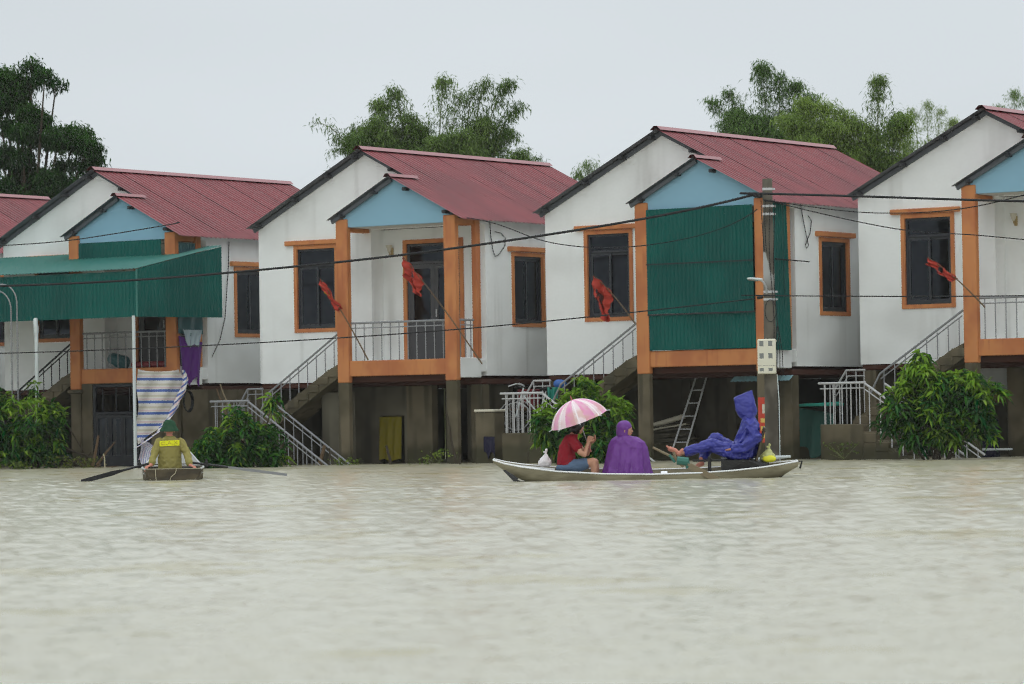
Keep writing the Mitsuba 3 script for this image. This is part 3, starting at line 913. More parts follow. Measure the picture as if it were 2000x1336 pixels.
# ------------------------------------------------------------------ flags
def flag(Hf, base, tip, label, drape, colors=('flag_red', 'flag_yellow'), star=True, length=.62):
    k = thing('flag', label, 'flag', 'flags on slanting poles at the porches')
    base, tip = V(*base), V(*tip)
    t = np.linspace(0, 1, 9)
    sag = V(0, 0, -.10)
    pts = base + (tip - base) * t[:, None] - sag * (np.sin(t * math.pi))[:, None] * .7
    put('flagpole', tube(pts, np.linspace(.016, .009, 9), 6), 'wood', k, Hf, 40)
    L = np.linalg.norm(tip - base)
    s0 = 1 - length / L

    def fn(u, v):
        q = base + (tip - base) * (s0 + (1 - s0) * u) - sag * math.sin((s0 + (1 - s0) * u) * math.pi) * .7
        return q + V(.045 * math.sin(7 * v + 3 * u) + .02 * math.sin(19 * u + 5 * v) + drape[0] * v, .07 * math.sin(13 * u + 4 * v) + .03 * math.sin(23 * v) - .03, -drape[1] * v * (.55 + .45 * math.sin(2.4 * u + .4)))
    m = cloth(fn, 22, 20)
    if not star or colors[1] == 'flag_dark':
        c = np.array(m.triangles_center)
        u_ = np.array([(j // 19) / 20 for j in range(21 * 19)] * 2)
        v_ = np.array([(j % 19) / 18 for j in range(21 * 19)] * 2)
        hole = meshkit.fbm(np.stack([u_ * 4.2, v_ * 3.4, u_ * 0 + length * 7], 1), 2, 3)
        m = trimesh.Trimesh(m.vertices, np.array(m.faces)[~((hole > .60) & (v_ > .12) & (u_ > .08))], process=False)
    put('flag_cloth', m, colors[0], k, Hf, True)
    if star:
        def sfn(u, v):
            p = fn(.36 + .28 * u, .30 + .3 * v)
            return V(*p) + V(0, -.03, 0)
        put('emblem', cloth(sfn, 4, 4), colors[1], k, Hf, True)
    return k


flag(F2, (3.86, -1.1, 2.28), (2.62, -1.15, 4.10), 'narrow red and yellow flag furled on its pole against the left porch post', (.06, .17), length=.85)
flag(F2, (6.85, -1.05, 2.13), (4.84, -1.1, 4.50), 'torn red flag hanging before the dark porch door', (.10, .58), star=False, length=.66)
flag(F3, (2.98, -1.12, 2.86), (1.98, -1.15, 3.90), 'red and dark flag hanging before the front window of the house with green sheets', (.05, .80), ('flag_red', 'flag_dark'), length=.55)
flag(F4, (3.48, -1.12, 2.90), (2.22, -1.15, 3.96), 'small rolled red flag on a bowed pole at the right edge house', (.04, .20), star=False, length=.75)

# ------------------------------------------------------------------ concrete pole, meter box, street lamp, cables
PF = frame(-36.807, 63.042, math.atan2(.5042, .8636))
pl = thing('utility_pole', 'weathered square concrete utility pole with steel bands and cables', 'utility pole')
put('shaft', M2T(hull([(sx * w, sy * w * .85, z) for z, w in ((-1.6, .150), (5.67, .098)) for sx in (-1, 1) for sy in (-1, 1)])), 'pole_concrete', pl, PF)
for i, z in enumerate((5.46, 5.12, 4.96, 3.40, 3.25)):
    w = .098 + (5.67 - z) * .0072 + .004
    put('steel_band', cat(cbox(-w, w, -w * .87, w * .87, z - .025, z + .025, .004), cbox(w, w + .05, -.03, .0, z - .02, z + .02, .004)), 'steel', pl, PF)
put('insulator', cat(tube([(-.13, -.1, 5.32), (-.22, -.12, 5.34)], .045, 8), tube([(-.22, -.12, 5.30), (-.30, -.12, 5.36)], .03, 8)), 'cable', pl, PF, 40)
put('insulator', cat(tube([(-.13, -.1, 3.30), (-.24, -.12, 3.28)], .03, 8)), 'cable', pl, PF, 40)
put('conduit', tube([(.155, -.08, .0), (.16, -.1, 1.2), (.13, -.1, 1.75)], .012, 6), 'pvc_white', pl, PF, 40)
rng = random.Random(5)
for i in range(4):
    x = -.10 + .07 * i
    pts = [(x + (.03 * math.sin(z * 2.1 + i) + .02 * i * (5.3 - z) / 3 * (.5 if i > 1 else -.1)), -.125 - .01 * i, z) for z in np.linspace(5.25, 2.4 if i > 1 else 4.2, 14)]
    put('cable', tube(pts, .008, 5), 'cable', pl, PF, 40)
for i in range(3):
    put('cable', tube([(.13 + .02 * i, -.13, 2.7), (.14 + .05 * i, -.14, 2.2), (.13 + .06 * i, -.13, 1.82 - .05 * i)], .008, 5), 'cable', pl, PF, 40)
put('cable', tube([(.02 + .11 * math.cos(t), -.135, 3.02 + .22 * math.sin(t)) for t in np.linspace(0.5, 5.9, 20)], .007, 5), 'cable', pl, PF, 40)
mb = thing('meter_box', 'cream electricity meter box with six small windows on the concrete pole', 'meter box')
put('case', cbox(-.255, .115, -.30, -.135, 1.755, 2.455, .02), 'meter_cream', mb, PF)
put('lid', cbox(-.245, .105, -.312, -.302, 1.775, 2.435, .004), 'meter_cream', mb, PF)
put('side_hinge', cbox(.116, .135, -.29, -.15, 2.40, 2.43, .004), 'meter_cream', mb, PF)
for i, z in enumerate((2.30, 2.055, 1.80)):
    for x in (-.225, -.05):
        hh = .125 if i < 2 else .085
        w = put('window', ring_xz(x - .004, x + .107, z - .004, z + hh + .004, .014, -.318, -.3125), 'meter_cream', mb, PF)
        put('pane', cbox(x + .009, x + .094, -.3165, -.3125, z + .009, z + hh - .009, .001), 'meter_glass', w, PF)
put('seam', cbox(-.24, .10, -.3145, -.3125, 1.915, 1.921, .0005), 'cable', mb, PF)
sl_ = thing('street_lamp', 'small curved street lamp with a white head clamped to the concrete pole', 'street lamp')
put('arm', tube([(-.05, -.13, 3.36), (-.06, -.2, 3.50), (-.12, -.24, 3.60), (-.2, -.26, 3.655)], .022, 8), 'steel', sl_, PF, 40)
put('lamp_head', M2T(hull(np.vstack([blob((-.17, -.25, 3.645), (.05, .04, .03)), blob((-.38, -.29, 3.665), (.06, .055, .025))]))), 'pvc_white', sl_, PF, 40)
put('lens', M2T(hull(np.vstack([blob((-.25, -.266, 3.620), (.035, .035, .014)), blob((-.38, -.29, 3.640), (.045, .045, .014))]))), 'meter_glass', sl_, PF, 40)


def cable(label, pts, r, sub=6, twist=False):
    pts = np.array(pts, float)
    t = np.arange(len(pts))
    from scipy.interpolate import CubicSpline
    tt = np.linspace(0, len(pts) - 1, (len(pts) - 1) * sub + 1)
    p = CubicSpline(t, pts)(tt)
    return single('overhead_cable', tube(p, r, 6), 'cable', label, 'cable', None, 40)


cable('thick black overhead cable sagging from the pole top to the left edge', [(-37.07, 62.88, 5.35), (-39.65, 62.73, 4.97), (-42.7, 62.55, 4.67), (-45.74, 62.36, 4.44), (-48.92, 62.17, 4.28), (-52.36, 61.97, 4.17), (-56.27, 61.73, 4.16), (-61.5, 61.42, 4.24)], .027, 8)
cable('thick black overhead cable running from the pole top to the right edge', [(-37.0, 62.88, 5.37), (-36.6, 62.85, 5.35), (-33.79, 62.78, 5.14), (-30.99, 62.73, 4.93), (-27.0, 62.6, 4.72)], .025, 8)
cable('thin lower cable sagging from the pole to the left across the white house fronts', [(-37.05, 62.88, 3.27), (-39.69, 62.73, 3.09), (-42.73, 62.54, 2.91), (-45.77, 62.36, 2.78), (-49.21, 62.16, 2.69), (-52.67, 61.95, 2.64), (-56.29, 61.73, 2.63), (-61, 61.4, 2.68)], .014)
cable('thin lower cable running level from the pole to the right edge', [(-36.9, 62.9, 3.33), (-36.7, 62.88, 3.32), (-33.83, 62.81, 3.21), (-31.03, 62.73, 3.13), (-27.0, 62.6, 3.05)], .013)
cable('slack service cable from the pole to the eave of the open porch house', [(-36.96, 62.89, 5.06), (-38.13, 62.82, 4.62), (-39.48, 62.74, 4.44), (-40.74, 62.72, 4.44), (-42.08, 62.9, 4.63), (-43.3, 63.4, 4.96), (-44.9, 64.0, 5.30)], .011)
cable('slack upper service cable from the pole to the right edge', [(-36.7, 62.89, 5.22), (-35.07, 62.85, 4.95), (-33.91, 62.81, 4.84), (-32.5, 62.78, 4.84), (-30.98, 62.73, 5.05), (-29, 62.7, 5.5)], .011)
cable('slack lower service cable from the pole to the right edge', [(-36.7, 62.9, 5.20), (-36.01, 62.88, 5.04), (-33.8, 62.81, 4.53), (-32.33, 62.77, 4.36), (-31.0, 62.73, 4.2), (-29, 62.7, 4.0)], .011)
cable('thin wire crossing the white gable above the green awning', [(-51.3, 62.05, 5.40), (-51.78, 62.0, 5.33), (-53.34, 61.91, 5.19), (-54.49, 61.84, 5.11), (-56.1, 61.74, 5.08), (-59, 61.6, 5.1)], .012)


def wall_wire(Hh, pts, label):
    return single('wall_wire', tube([hpt(Hh, *q) for q in pts], .010, 5), 'cable', label, 'wire', None, 40)


wall_wire(H1, [(6.14, 1.0, 5.2), (6.15, .95, 4.6), (6.15, .8, 3.4), (6.15, .6, 2.9), (6.15, .3, 2.5)], 'thin black wire hanging down the side wall behind the awning')
wall_wire(H2, [(6.14, .34, 5.35), (6.15, .36, 4.95), (6.15, .44, 4.62), (6.15, .52, 4.50), (6.15, .66, 4.54), (6.15, .90, 4.74), (6.15, .92, 4.92), (6.15, .75, 5.02), (6.15, .52, 5.04)], 'black wire loop hanging on the side wall of the open porch house')
wall_wire(H3, [(6.14, .38, 5.36), (6.15, .48, 5.0), (6.15, .60, 4.66), (6.15, .70, 4.42), (6.15, .62, 4.36), (6.15, .56, 4.42), (6.15, .78, 4.7), (6.15, .84, 4.95), (6.15, .70, 5.05)], 'black wire loop hanging on the side wall beside the green sheets')

# red and yellow papers on the stilt behind the pole
ps = thing('paper_strip', 'red paper strips with yellow squares pasted on the concrete stilt beside the pole', 'poster')
put('paper', cbox(W - PW + .03, W - .05, -PD - .006, -PD - .001, .33, 1.26, .001), 'paper_red', ps, F3)
for i, z in enumerate((.42, .58, .74)):
    put('paper_square', cbox(W - PW + .09, W - .10, -PD - .010, -PD - .007, z, z + .09, .001), 'paper_yellow', ps, F3)
put('paper_square', cbox(W - PW + .13, W - .08, -PD - .010, -PD - .007, .93, 1.12, .001), 'pvc_cream', ps, F3)

# ------------------------------------------------------------------ things under the houses
yc = single('yellow_cloth', hang(((3.24, .12, 1.04), (3.85, .12, 1.04)), .98, 3, .035, 0, .05), 'cloth_yellow', 'dull yellow cloth curtain hanging in the ground floor doorway', 'curtain', F2, True)
bl = thing('concrete_block', 'tall grey concrete block with a pale top standing in the water between two houses', 'block')
put('body', cbox(6.43, 6.93, -.75, -.35, -1.5, 1.10, .02), 'concrete', bl, F2)
put('cap', cbox(6.41, 6.95, -.77, -.33, 1.103, 1.16, .015), 'pvc_cream', bl, F2)
nc = single('navy_cloth', hang(((6.68, -.79, .58), (6.96, -.79, .57)), .50, 1.5, .03, .1, .35, 1.2), 'cloth_navy', 'ragged navy cloth hanging on the grey concrete block', 'cloth', F2, True)

ld = thing('ladder', 'grey metal ladder leaning in the open ground floor', 'ladder')
L0, L1 = V(2.90, .45, .25), V(3.06, 1.2, 1.80)
side = V(.33, 0, 0)
for s in (0, 1):
    put('side_rail', tube([L0 + side * s - (L1 - L0) * .03, L1 + side * s * .8], .02, 8), 'ladder_steel', ld, F3, 40)
for i in range(6):
    t = (i + .35) / 5.6
    a = L0 + (L1 - L0) * t
    put('rung', tube([a, a + side * (1 - .2 * t)], .014, 6), 'ladder_steel', ld, F3, 40)
pp = thing('board_pile', 'pile of grey boards at the foot of the ladder', 'boards')
rng = random.Random(8)
for i in range(7):
    z = .34 + .055 * i
    a = rng.uniform(-.05, .05)
    put('board', bar((2.15 + rng.uniform(-.1, .1), .9 + a, z), (3.05 + rng.uniform(-.2, .1), 1.0 - a, z + rng.uniform(.0, .12)), .22, .03), 'pvc_cream' if i in (5,) else 'dark_concrete', pp, F3)
single('plastic_pipe', tube([(2.18, .85, .72), (2.88, .95, .90)], .055, 12), 'pvc_cream', 'short cream plastic pipe lying on the board pile', 'pipe', F3, 40)
# light blue sheet, net and bench beyond the pole
single('blue_sheet', corr((4.75, -.25, 1.60), (.05, .1, .11), (1.35, .12, 0), .1, .012), 'sky_sheet', 'pale blue corrugated sheet under the floor behind the meter box', 'metal sheet', F3)
nt = thing('fishing_net', 'dark green net draped on a rack between the pole and the landing', 'net')
put('mesh_sheet', hang(((5.75, .75, 1.05), (6.75, .6, .90)), 1.0, 2.2, .08, .15, .2, .7), 'net_green', nt, F3, True)
put('rack', cat(tube([(5.5, .72, 1.07), (6.9, .6, 1.12)], .03, 8), tube([(5.55, .75, -1.3), (5.55, .75, 1.08)], .025, 8)), 'teal_plastic', nt, F3, 40)
single('teal_tray', cbox(6.15, 6.9, .35, .75, 1.06, 1.12, .01), 'teal_plastic', 'flat teal tray lying on the net rack', 'tray', F3)
# behind the fourth house's bush
rt = thing('tiled_eave', 'strip of brown tiled eave under the right house', 'roof')
put('tiles', corr((2.45, .45, 1.07), (0, .35, .16), (.75, 0, 0), .16, .045), 'tile_red', rt, F4)
put('beam', cbox(2.4, 3.1, .78, .84, 1.0, 1.2), 'wood', rt, F4)
single('blue_drum', trimesh.creation.revolve([(0, -.5), (.22, -.5), (.23, -.1), (.235, .3), (.22, .62), (.17, .68), (0, .68)], sections=24).apply_translation((2.55, .75, 0)), 'cloth_navy', 'dark blue drum under the right house behind the bush', 'drum', F4, 40)
single('floating_board', cbox(2.55, 3.3, .1, .35, .015, .06, .008), 'pvc_white', 'pale board floating on the water under the right house', 'board', F4)

# bicycle on the landing of the third house, red crate, blue pot
bk = thing('bicycle', 'old bicycle with white handlebars standing on the landing behind white bars', 'bicycle')
BF = F3 @ T().translate([-.46, -.55, .62]).rotate([0, 0, 1], 25)


def wheel(cx, name):
    a = np.linspace(0, 2 * math.pi, 33)
    k = put(name, tube([(cx + .33 * math.cos(t), 0, .34 + .33 * math.sin(t)) for t in a], .017, 6, False), 'rubber', bk, BF, 40)
    put('rim', tube([(cx + .30 * math.cos(t), 0, .34 + .30 * math.sin(t)) for t in a], .008, 5, False), 'steel', k, BF, 40)
    put('spokes', cat(*[tube([(cx, 0, .34), (cx + .3 * math.cos(t), .01 * (-1) ** i, .34 + .3 * math.sin(t))], .003, 3) for i, t in enumerate(a[:-1:2])]), 'steel', k, BF)
    put('mudguard', cloth(lambda u, v: (cx + .365 * math.cos(.6 + 2.2 * u), -.03 + .06 * v, .34 + .365 * math.sin(.6 + 2.2 * u)), 14, 3), 'pvc_white', k, BF, True)


wheel(0, 'wheel')
wheel(1.02, 'wheel')
put('bike_frame', cat(tube([(0, .0, .34), (.13, 0, .82), (.17, 0, .95)], .018, 8), tube([(.15, 0, .80), (.50, 0, .36)], .017, 8), tube([(.14, 0, .86), (.66, 0, .80)], .015, 8), tube([(.50, 0, .36), (.66, 0, .86)], .016, 8), tube([(.50, .04, .36), (1.02, .05, .34)], .011, 6), tube([(.66, .03, .80), (1.02, .05, .34)], .009, 6)), 'pvc_white', bk, BF, 40)
put('handlebar', tube([(-.12, -.28, .98), (.05, -.24, 1.04), (.17, -.08, 1.0), (.18, 0, .98), (.17, .08, 1.0), (.05, .24, 1.05), (-.10, .28, 1.02)], .014, 8), 'steel', bk, BF, 40)
put('saddle', M2T(hull(np.vstack([blob((.60, 0, .92), (.06, .03, .03)), blob((.76, 0, .93), (.07, .09, .035))]))), 'rubber', bk, BF, 40)
put('pedal', cat(tube([(.50, -.08, .36), (.62, -.09, .28)], .01, 6), cbox(.58, .68, -.18, -.09, .27, .29, .004)), 'steel', bk, BF)
put('basket', hang(((.70, -.08, .95), (.95, -.08, .95)), .34, 2, .05, .2, .3), 'teal_plastic', bk, BF, True)
put('bundle', bones([[((.92, .02, 1.02), .10), ((1.02, .02, 1.02), .09)]], .05, 3), 'blue_plastic', bk, BF, True)
cr = thing('red_crate', 'dark red plastic crate stacked in the shade under the house behind the bicycle', 'crate')
put('body', cbox(6.0, 6.42, 1.5, 1.8, 1.18, 1.60, .02), 'red_plastic', cr, F2)
put('badge', cbox(6.16, 6.26, 1.492, 1.499, 1.44, 1.50, .002), 'pvc_cream', cr, F2)
put('shelf', cbox(5.8, 6.6, 1.45, 1.9, 1.13, 1.175), 'wood', cr, F2)
rk = thing('drying_rack', 'faint wire rack hung with nets behind the grey concrete block', 'rack')
put('frame', cat(*[tube([(6.25 + .06 * i, .5, 1.05 + .33 - .028 * abs(i - 4) ** 1.4), (6.25 + .06 * i, .5, .15)], .006, 4) for i in range(11)], tube([(6.2, .5, 1.12), (6.5, .5, 1.40), (7.0, .5, 1.16)], .012, 6)), 'ladder_steel', rk, F2, 40)

# ------------------------------------------------------------------ stakes and drift wood at the waterline
def stake(Hh, a, b, r, label, mname='wood'):
    a, b = V(*a), V(*b)
    n = 6
    t = np.linspace(0, 1, n)
    rr = np.random.default_rng(int(abs(a[0] * 1000)))
    p = a + (b - a) * t[:, None] + rr.normal(0, r * .35, (n, 3))
    return single('wooden_stake', tube(p, np.linspace(r * 1.2, r * .7, n), 7), mname, label, 'stake', T().translate(list(Hh)), 40)


stake(H2, (2.72, -1.6, -.4), (3.02, -1.6, .42), .05, 'thick leaning stake at the foot of the grey stair railing')
stake(H2, (2.96, -1.4, -.4), (2.99, -1.4, .38), .025, 'thin upright stake just right of the leaning stake', 'bark')
stake(H2, (4.62, -1.3, -.4), (4.50, -1.3, .42), .035, 'dark crooked stake in the water before the pale concrete pier', 'bark')
stake(H2, (5.70, -1.5, -.4), (5.72, -1.5, .18), .025, 'short stake in the water left of the right concrete stilt', 'bark')
stake(H2, (6.72, -1.7, -.4), (6.69, -1.7, .20), .03, 'short stake in the water before the grey block', 'bark')
stake(H2, (6.3, -1.2, -.4), (6.0, -1.2, 1.15), .03, 'tall dark branch leaning beside the right concrete stilt', 'bark')
stake(H3, (1.2, -2.6, -.4), (1.22, -2.6, .2), .02, 'thin stake before the concrete landing behind the boat bow', 'bark')
stake(H2, (-.55, -.4, .9), (-1.05, -.3, 1.75), .018, 'reddish stick leaning behind the leafy shrub, left one of a pair', 'wood')
stake(H2, (-.40, -.4, .9), (-.95, -.3, 1.85), .018, 'yellowish stick leaning behind the leafy shrub, right one of a pair', 'oar_wood')
stake(H1, (2.9, -2.6, .42), (4.45, -2.5, .10), .03, 'long dark branch lying on drift wood right of the left bush', 'bark')
stake(H1, (3.75, -2.6, .55), (4.9, -2.4, .20), .03, 'dark plank end sloping into the drift wood before the dark door', 'bark')
stake(H1, (4.1, -2.4, .95), (4.75, -2.4, .1), .015, 'thin dead twig rising from the drift wood', 'bark')
stake(H1, (5.0, -2.7, -.3), (5.25, -2.7, .75), .04, 'brown broken stalk standing in the drift wood', 'wood')
stake(H1, (5.55, -2.8, -.2), (5.50, -2.8, .32), .018, 'short pale stick in the water left of the rower', 'rope')
dw = thing('driftwood_heap', 'tangle of roots and drift wood at the waterline before the dark door', 'driftwood')
rng = np.random.default_rng(12)
for i in range(16):
    a = V(rng.uniform(3.7, 5.3), rng.uniform(-2.9, -2.5), rng.uniform(-.1, .1))
    d = rng.normal(0, 1, 3) * V(.5, .15, .3)
    d[2] = abs(d[2])
    put('branch', tube([a, a + d * .4 + rng.normal(0, .05, 3), a + d * .8], [.035, .025, .008], 6), 'bark' if i % 3 else 'wood', dw, F1, 40)

# ------------------------------------------------------------------ leaves
def leaf_strip(pos, dirs, L, Wd, droop, rng, col, seg=3):
    """many lance-shaped leaves: pos (n,3), dirs (n,3) unit, L, Wd (n,), droop (n,), col (n,3)"""
    n = len(pos)
    up = np.tile(V(0, 0, 1), (n, 1)) + rng.normal(0, .35, (n, 3))
    side = np.cross(dirs, up)
    side /= np.linalg.norm(side, axis=1, keepdims=True) + 1e-9
    nrm = np.cross(side, dirs)
    prof = [(0.0, .12), (.28, .9), (.62, .82), (1.0, 0.0)] if seg == 3 else [(0, .1), (.42, 1.0), (1, 0)]
    vs = []
    for t, w in prof:
        c = pos + dirs * (L * t)[:, None] + V(0, 0, -1) * (droop * L * t * t)[:, None]
        if w == 0:
            vs.append(c[:, None])
        else:
            fold = nrm * (.22 * Wd * w)[:, None]
            vs.append(np.stack([c - side * (Wd * w * .5)[:, None] + fold, c + side * (Wd * w * .5)[:, None] + fold], 1))
    v = np.concatenate(vs, 1)
    k = v.shape[1]
    base = (np.arange(n) * k)[:, None]
    f = []
    for s in range(len(prof) - 2):
        a = 2 * s
        f += [np.hstack([base + a, base + a + 1, base + a + 3]), np.hstack([base + a, base + a + 3, base + a + 2])]
    a = 2 * (len(prof) - 2)
    f.append(np.hstack([base + a, base + a + 1, base + a + 2]))
    return v.reshape(-1, 3), np.vstack(f), np.repeat(col, k, 0)


def unit(a):
    return a / (np.linalg.norm(a, axis=-1, keepdims=True) + 1e-9)


def mango_cluster(seed, young):
    rng = np.random.default_rng(seed)
    n = 15
    th = rng.uniform(0, 6.283, n)
    el = rng.uniform(-.45, .95, n)
    d = np.stack([np.cos(th) * np.cos(el), np.sin(th) * np.cos(el), np.sin(el)], 1)
    L = rng.uniform(.15, .25, n)
    pos = d * .015 + np.stack([rng.normal(0, .012, n), rng.normal(0, .012, n), rng.uniform(-.10, .03, n)], 1)
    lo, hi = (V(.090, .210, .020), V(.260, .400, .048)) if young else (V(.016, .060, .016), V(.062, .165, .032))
    col = lo + (hi - lo) * rng.uniform(0, 1, (n, 1)) + rng.normal(0, .006, (n, 3))
    return leaf_strip(pos, d, L, L * rng.uniform(.25, .34, n), rng.uniform(.25, .95, n), rng, np.clip(col, .004, 1))


def ply_leaf(vfc):
    v, f, c = vfc
    return mikit.ply(trimesh.Trimesh(v, f, process=False), None, False, color=c)


MANGO_Y = [ply_leaf(mango_cluster(100 + i, True)) for i in range(5)]
MANGO_O = [ply_leaf(mango_cluster(200 + i, False)) for i in range(6)]


def shrub(label, Fx, lobes, n, seed, young=.35, base=(0, 0, -.4), stems=7):
    """lobes: (x, y, z, rx, ry, rz) ellipsoids that make up the crown"""
    rng = np.random.default_rng(seed)
    k = thing('leafy_shrub', label, 'shrub', 'leafy shrubs standing in the flood')
    vol = np.array([l[3] * l[4] * l[5] for l in lobes]) ** .8
    cnt = rng.multinomial(n, vol / vol.sum())
    tips = []
    zmax = max(l[2] + l[5] for l in lobes)
    for l, m in zip(lobes, cnt):
        d = unit(rng.normal(0, 1, (m, 3)))
        r = rng.uniform(.45, 1.05, (m, 1)) ** .6
        p = V(*l[:3]) + d * r * V(*l[3:])
        tips.append(np.hstack([p, r]))
    tips = np.vstack(tips)
    tips = tips[tips[:, 2] > .03]
    for t in tips:
        out = t[3]
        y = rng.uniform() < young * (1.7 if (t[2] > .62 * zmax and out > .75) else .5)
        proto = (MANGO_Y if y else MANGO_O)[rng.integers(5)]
        s = rng.uniform(.85, 1.25)
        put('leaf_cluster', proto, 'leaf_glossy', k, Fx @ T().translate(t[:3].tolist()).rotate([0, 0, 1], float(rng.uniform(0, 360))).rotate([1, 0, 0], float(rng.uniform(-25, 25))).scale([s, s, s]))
    b = V(*base)
    order = rng.permutation(len(tips))[:stems * 6]
    m = []
    for i in range(stems):
        l = lobes[i % len(lobes)]
        e = V(*l[:3]) + rng.normal(0, .25, 3) * V(l[3], l[4], l[5])
        s = b + V(rng.normal(0, .12), rng.normal(0, .08), 0)
        mid = s * .5 + e * .5 + rng.normal(0, .08, 3)
        m.append(tube([s, mid, e], [.030, .02, .012], 6))
        for q in range(6):
            t = tips[order[(i * 6 + q) % len(order)], :3]
            if np.linalg.norm(t - e) < .75:
                m.append(tube([mid if q % 2 else e, (mid + t) / 2 + rng.normal(0, .05, 3), t], [.012, .009, .005], 5))
    put('stems', cat(*m), 'bark', k, Fx, 40)
    return k


S1 = frame(-55.41, 61.79, math.atan2(.668, .745))
S2 = frame(-48.36, 60.56, math.atan2(.624, .781))
S3 = frame(-40.62, 61.85, math.atan2(.549, .836))
S4 = frame(-33.45, 63.76, math.atan2(.465, .886))
shrub('large leafy shrub at the left edge beside the bent pipes', S1, [(-.55, 0, 1.1, .55, .6, .75), (.0, -.1, 1.0, .55, .6, .7), (.45, 0, 1.05, .34, .4, .50), (-.1, 0, .45, .75, .6, .42), (.62, 0, .62, .20, .3, .45), (-1.1, 0, 1.1, .6, .6, .9), (.12, .1, 1.75, .14, .15, .2)], 300, 1, .42)
shrub('low dark leafy shrub before the grey stair railing, right of the rower', S2, [(-.65, 0, .40, .42, .5, .42), (0, 0, .62, .48, .5, .52), (.55, 0, .48, .46, .5, .45), (-.1, 0, 1.08, .26, .3, .22), (.72, .1, 1.30, .16, .18, .24), (-.3, 0, .25, .7, .5, .3)], 270, 2, .16)
shrub('bright leafy shrub behind the pink umbrella', S3, [(-.58, 0, .80, .38, .45, .45), (.05, 0, 1.0, .55, .5, .55), (.12, 0, 1.52, .26, .3, .26), (.62, 0, 1.0, .34, .4, .42), (0, 0, .42, .75, .5, .45), (.72, -.05, 1.2, .20, .2, .2)], 290, 3, .52)
shrub('large drooping leafy shrub before the stairs of the right house', S4, [(-.30, 0, 1.48, .42, .5, .48), (.30, 0, 1.35, .42, .5, .38), (.62, 0, 1.52, .30, .4, .26), (-.70, 0, 1.10, .36, .45, .36), (.80, 0, .98, .34, .45, .45), (-.05, 0, .85, .62, .6, .45), (.05, -.05, 1.38, .36, .45, .36), (.30, -.1, .62, .50, .4, .34), (-.28, 0, 2.00, .17, .22, .17), (-1.05, 0, .70, .20, .2, .16), (1.12, 0, 1.40, .17, .18, .11), (-.45, 0, .55, .40, .4, .26), (.95, 0, .55, .22, .3, .22)], 430, 4, .55, stems=11)


def weed(pos, label, n=26, s=.16, seed=0, hi=(.22, .30, .05)):
    rng = np.random.default_rng(seed)
    p = np.stack([rng.normal(0, s, n), rng.normal(0, s * .6, n), rng.uniform(0, s * 1.1, n)], 1) + V(*pos)
    d = unit(np.stack([rng.normal(0, 1, n), rng.normal(0, 1, n), rng.uniform(.2, 1.5, n)], 1))
    L = rng.uniform(.05, .12, n)
    col = V(.06, .10, .02) + (V(*hi) - V(.06, .10, .02)) * rng.uniform(0, 1, (n, 1))
    v, f, c = leaf_strip(p, d, L, L * .5, rng.uniform(0, .8, n), rng, col)
    st = cat(*[tube([V(*pos) + V(0, 0, -.1), q], .004, 3) for q in p[:8]])
    k = thing('water_weed', label, 'weed', 'small weeds at the waterline')
    put('leaves', trimesh.Trimesh(v, f, process=False), 'leaf_glossy', k, color=c)
    put('stems', st, 'bamboo_culm', k)


weed(hpt(H2, 3.65, -1.9, 0), 'low yellow green weed in the water left of the yellow curtain', 26, .12, 1)
weed(hpt(H2, 3.95, -1.8, 0), 'low yellow green weed in the water below the yellow curtain', 26, .12, 2)
weed(hpt(H2, 5.95, -1.9, 0), 'low weed at the foot of the right concrete stilt', 30, .14, 3)
weed(hpt(H2, 6.3, -1.9, .12), 'tall thin yellow weed right of the concrete stilt', 40, .17, 4)
weed(hpt(H1, 4.35, -4.3, 0), 'yellow weed below the left shrub', 60, .16, 5)
weed(hpt(H1, 5.05, -3.7, 0), 'wide low weed between the left shrub and the drift wood', 110, .26, 6, (.18, .20, .04))
weed(hpt(H1, 5.6, -3.4, 0), 'low weed on the drift wood before the dark door', 80, .2, 7, (.16, .17, .04))
weed(hpt(H4, .9, -2.4, 0), 'flat green weed at the foot of the right landing', 50, .2, 8, (.12, .16, .04))
weed(hpt(H2, 2.2, -2.4, 0), 'low weed at the foot of the grey stair railing', 40, .2, 9, (.10, .16, .03))

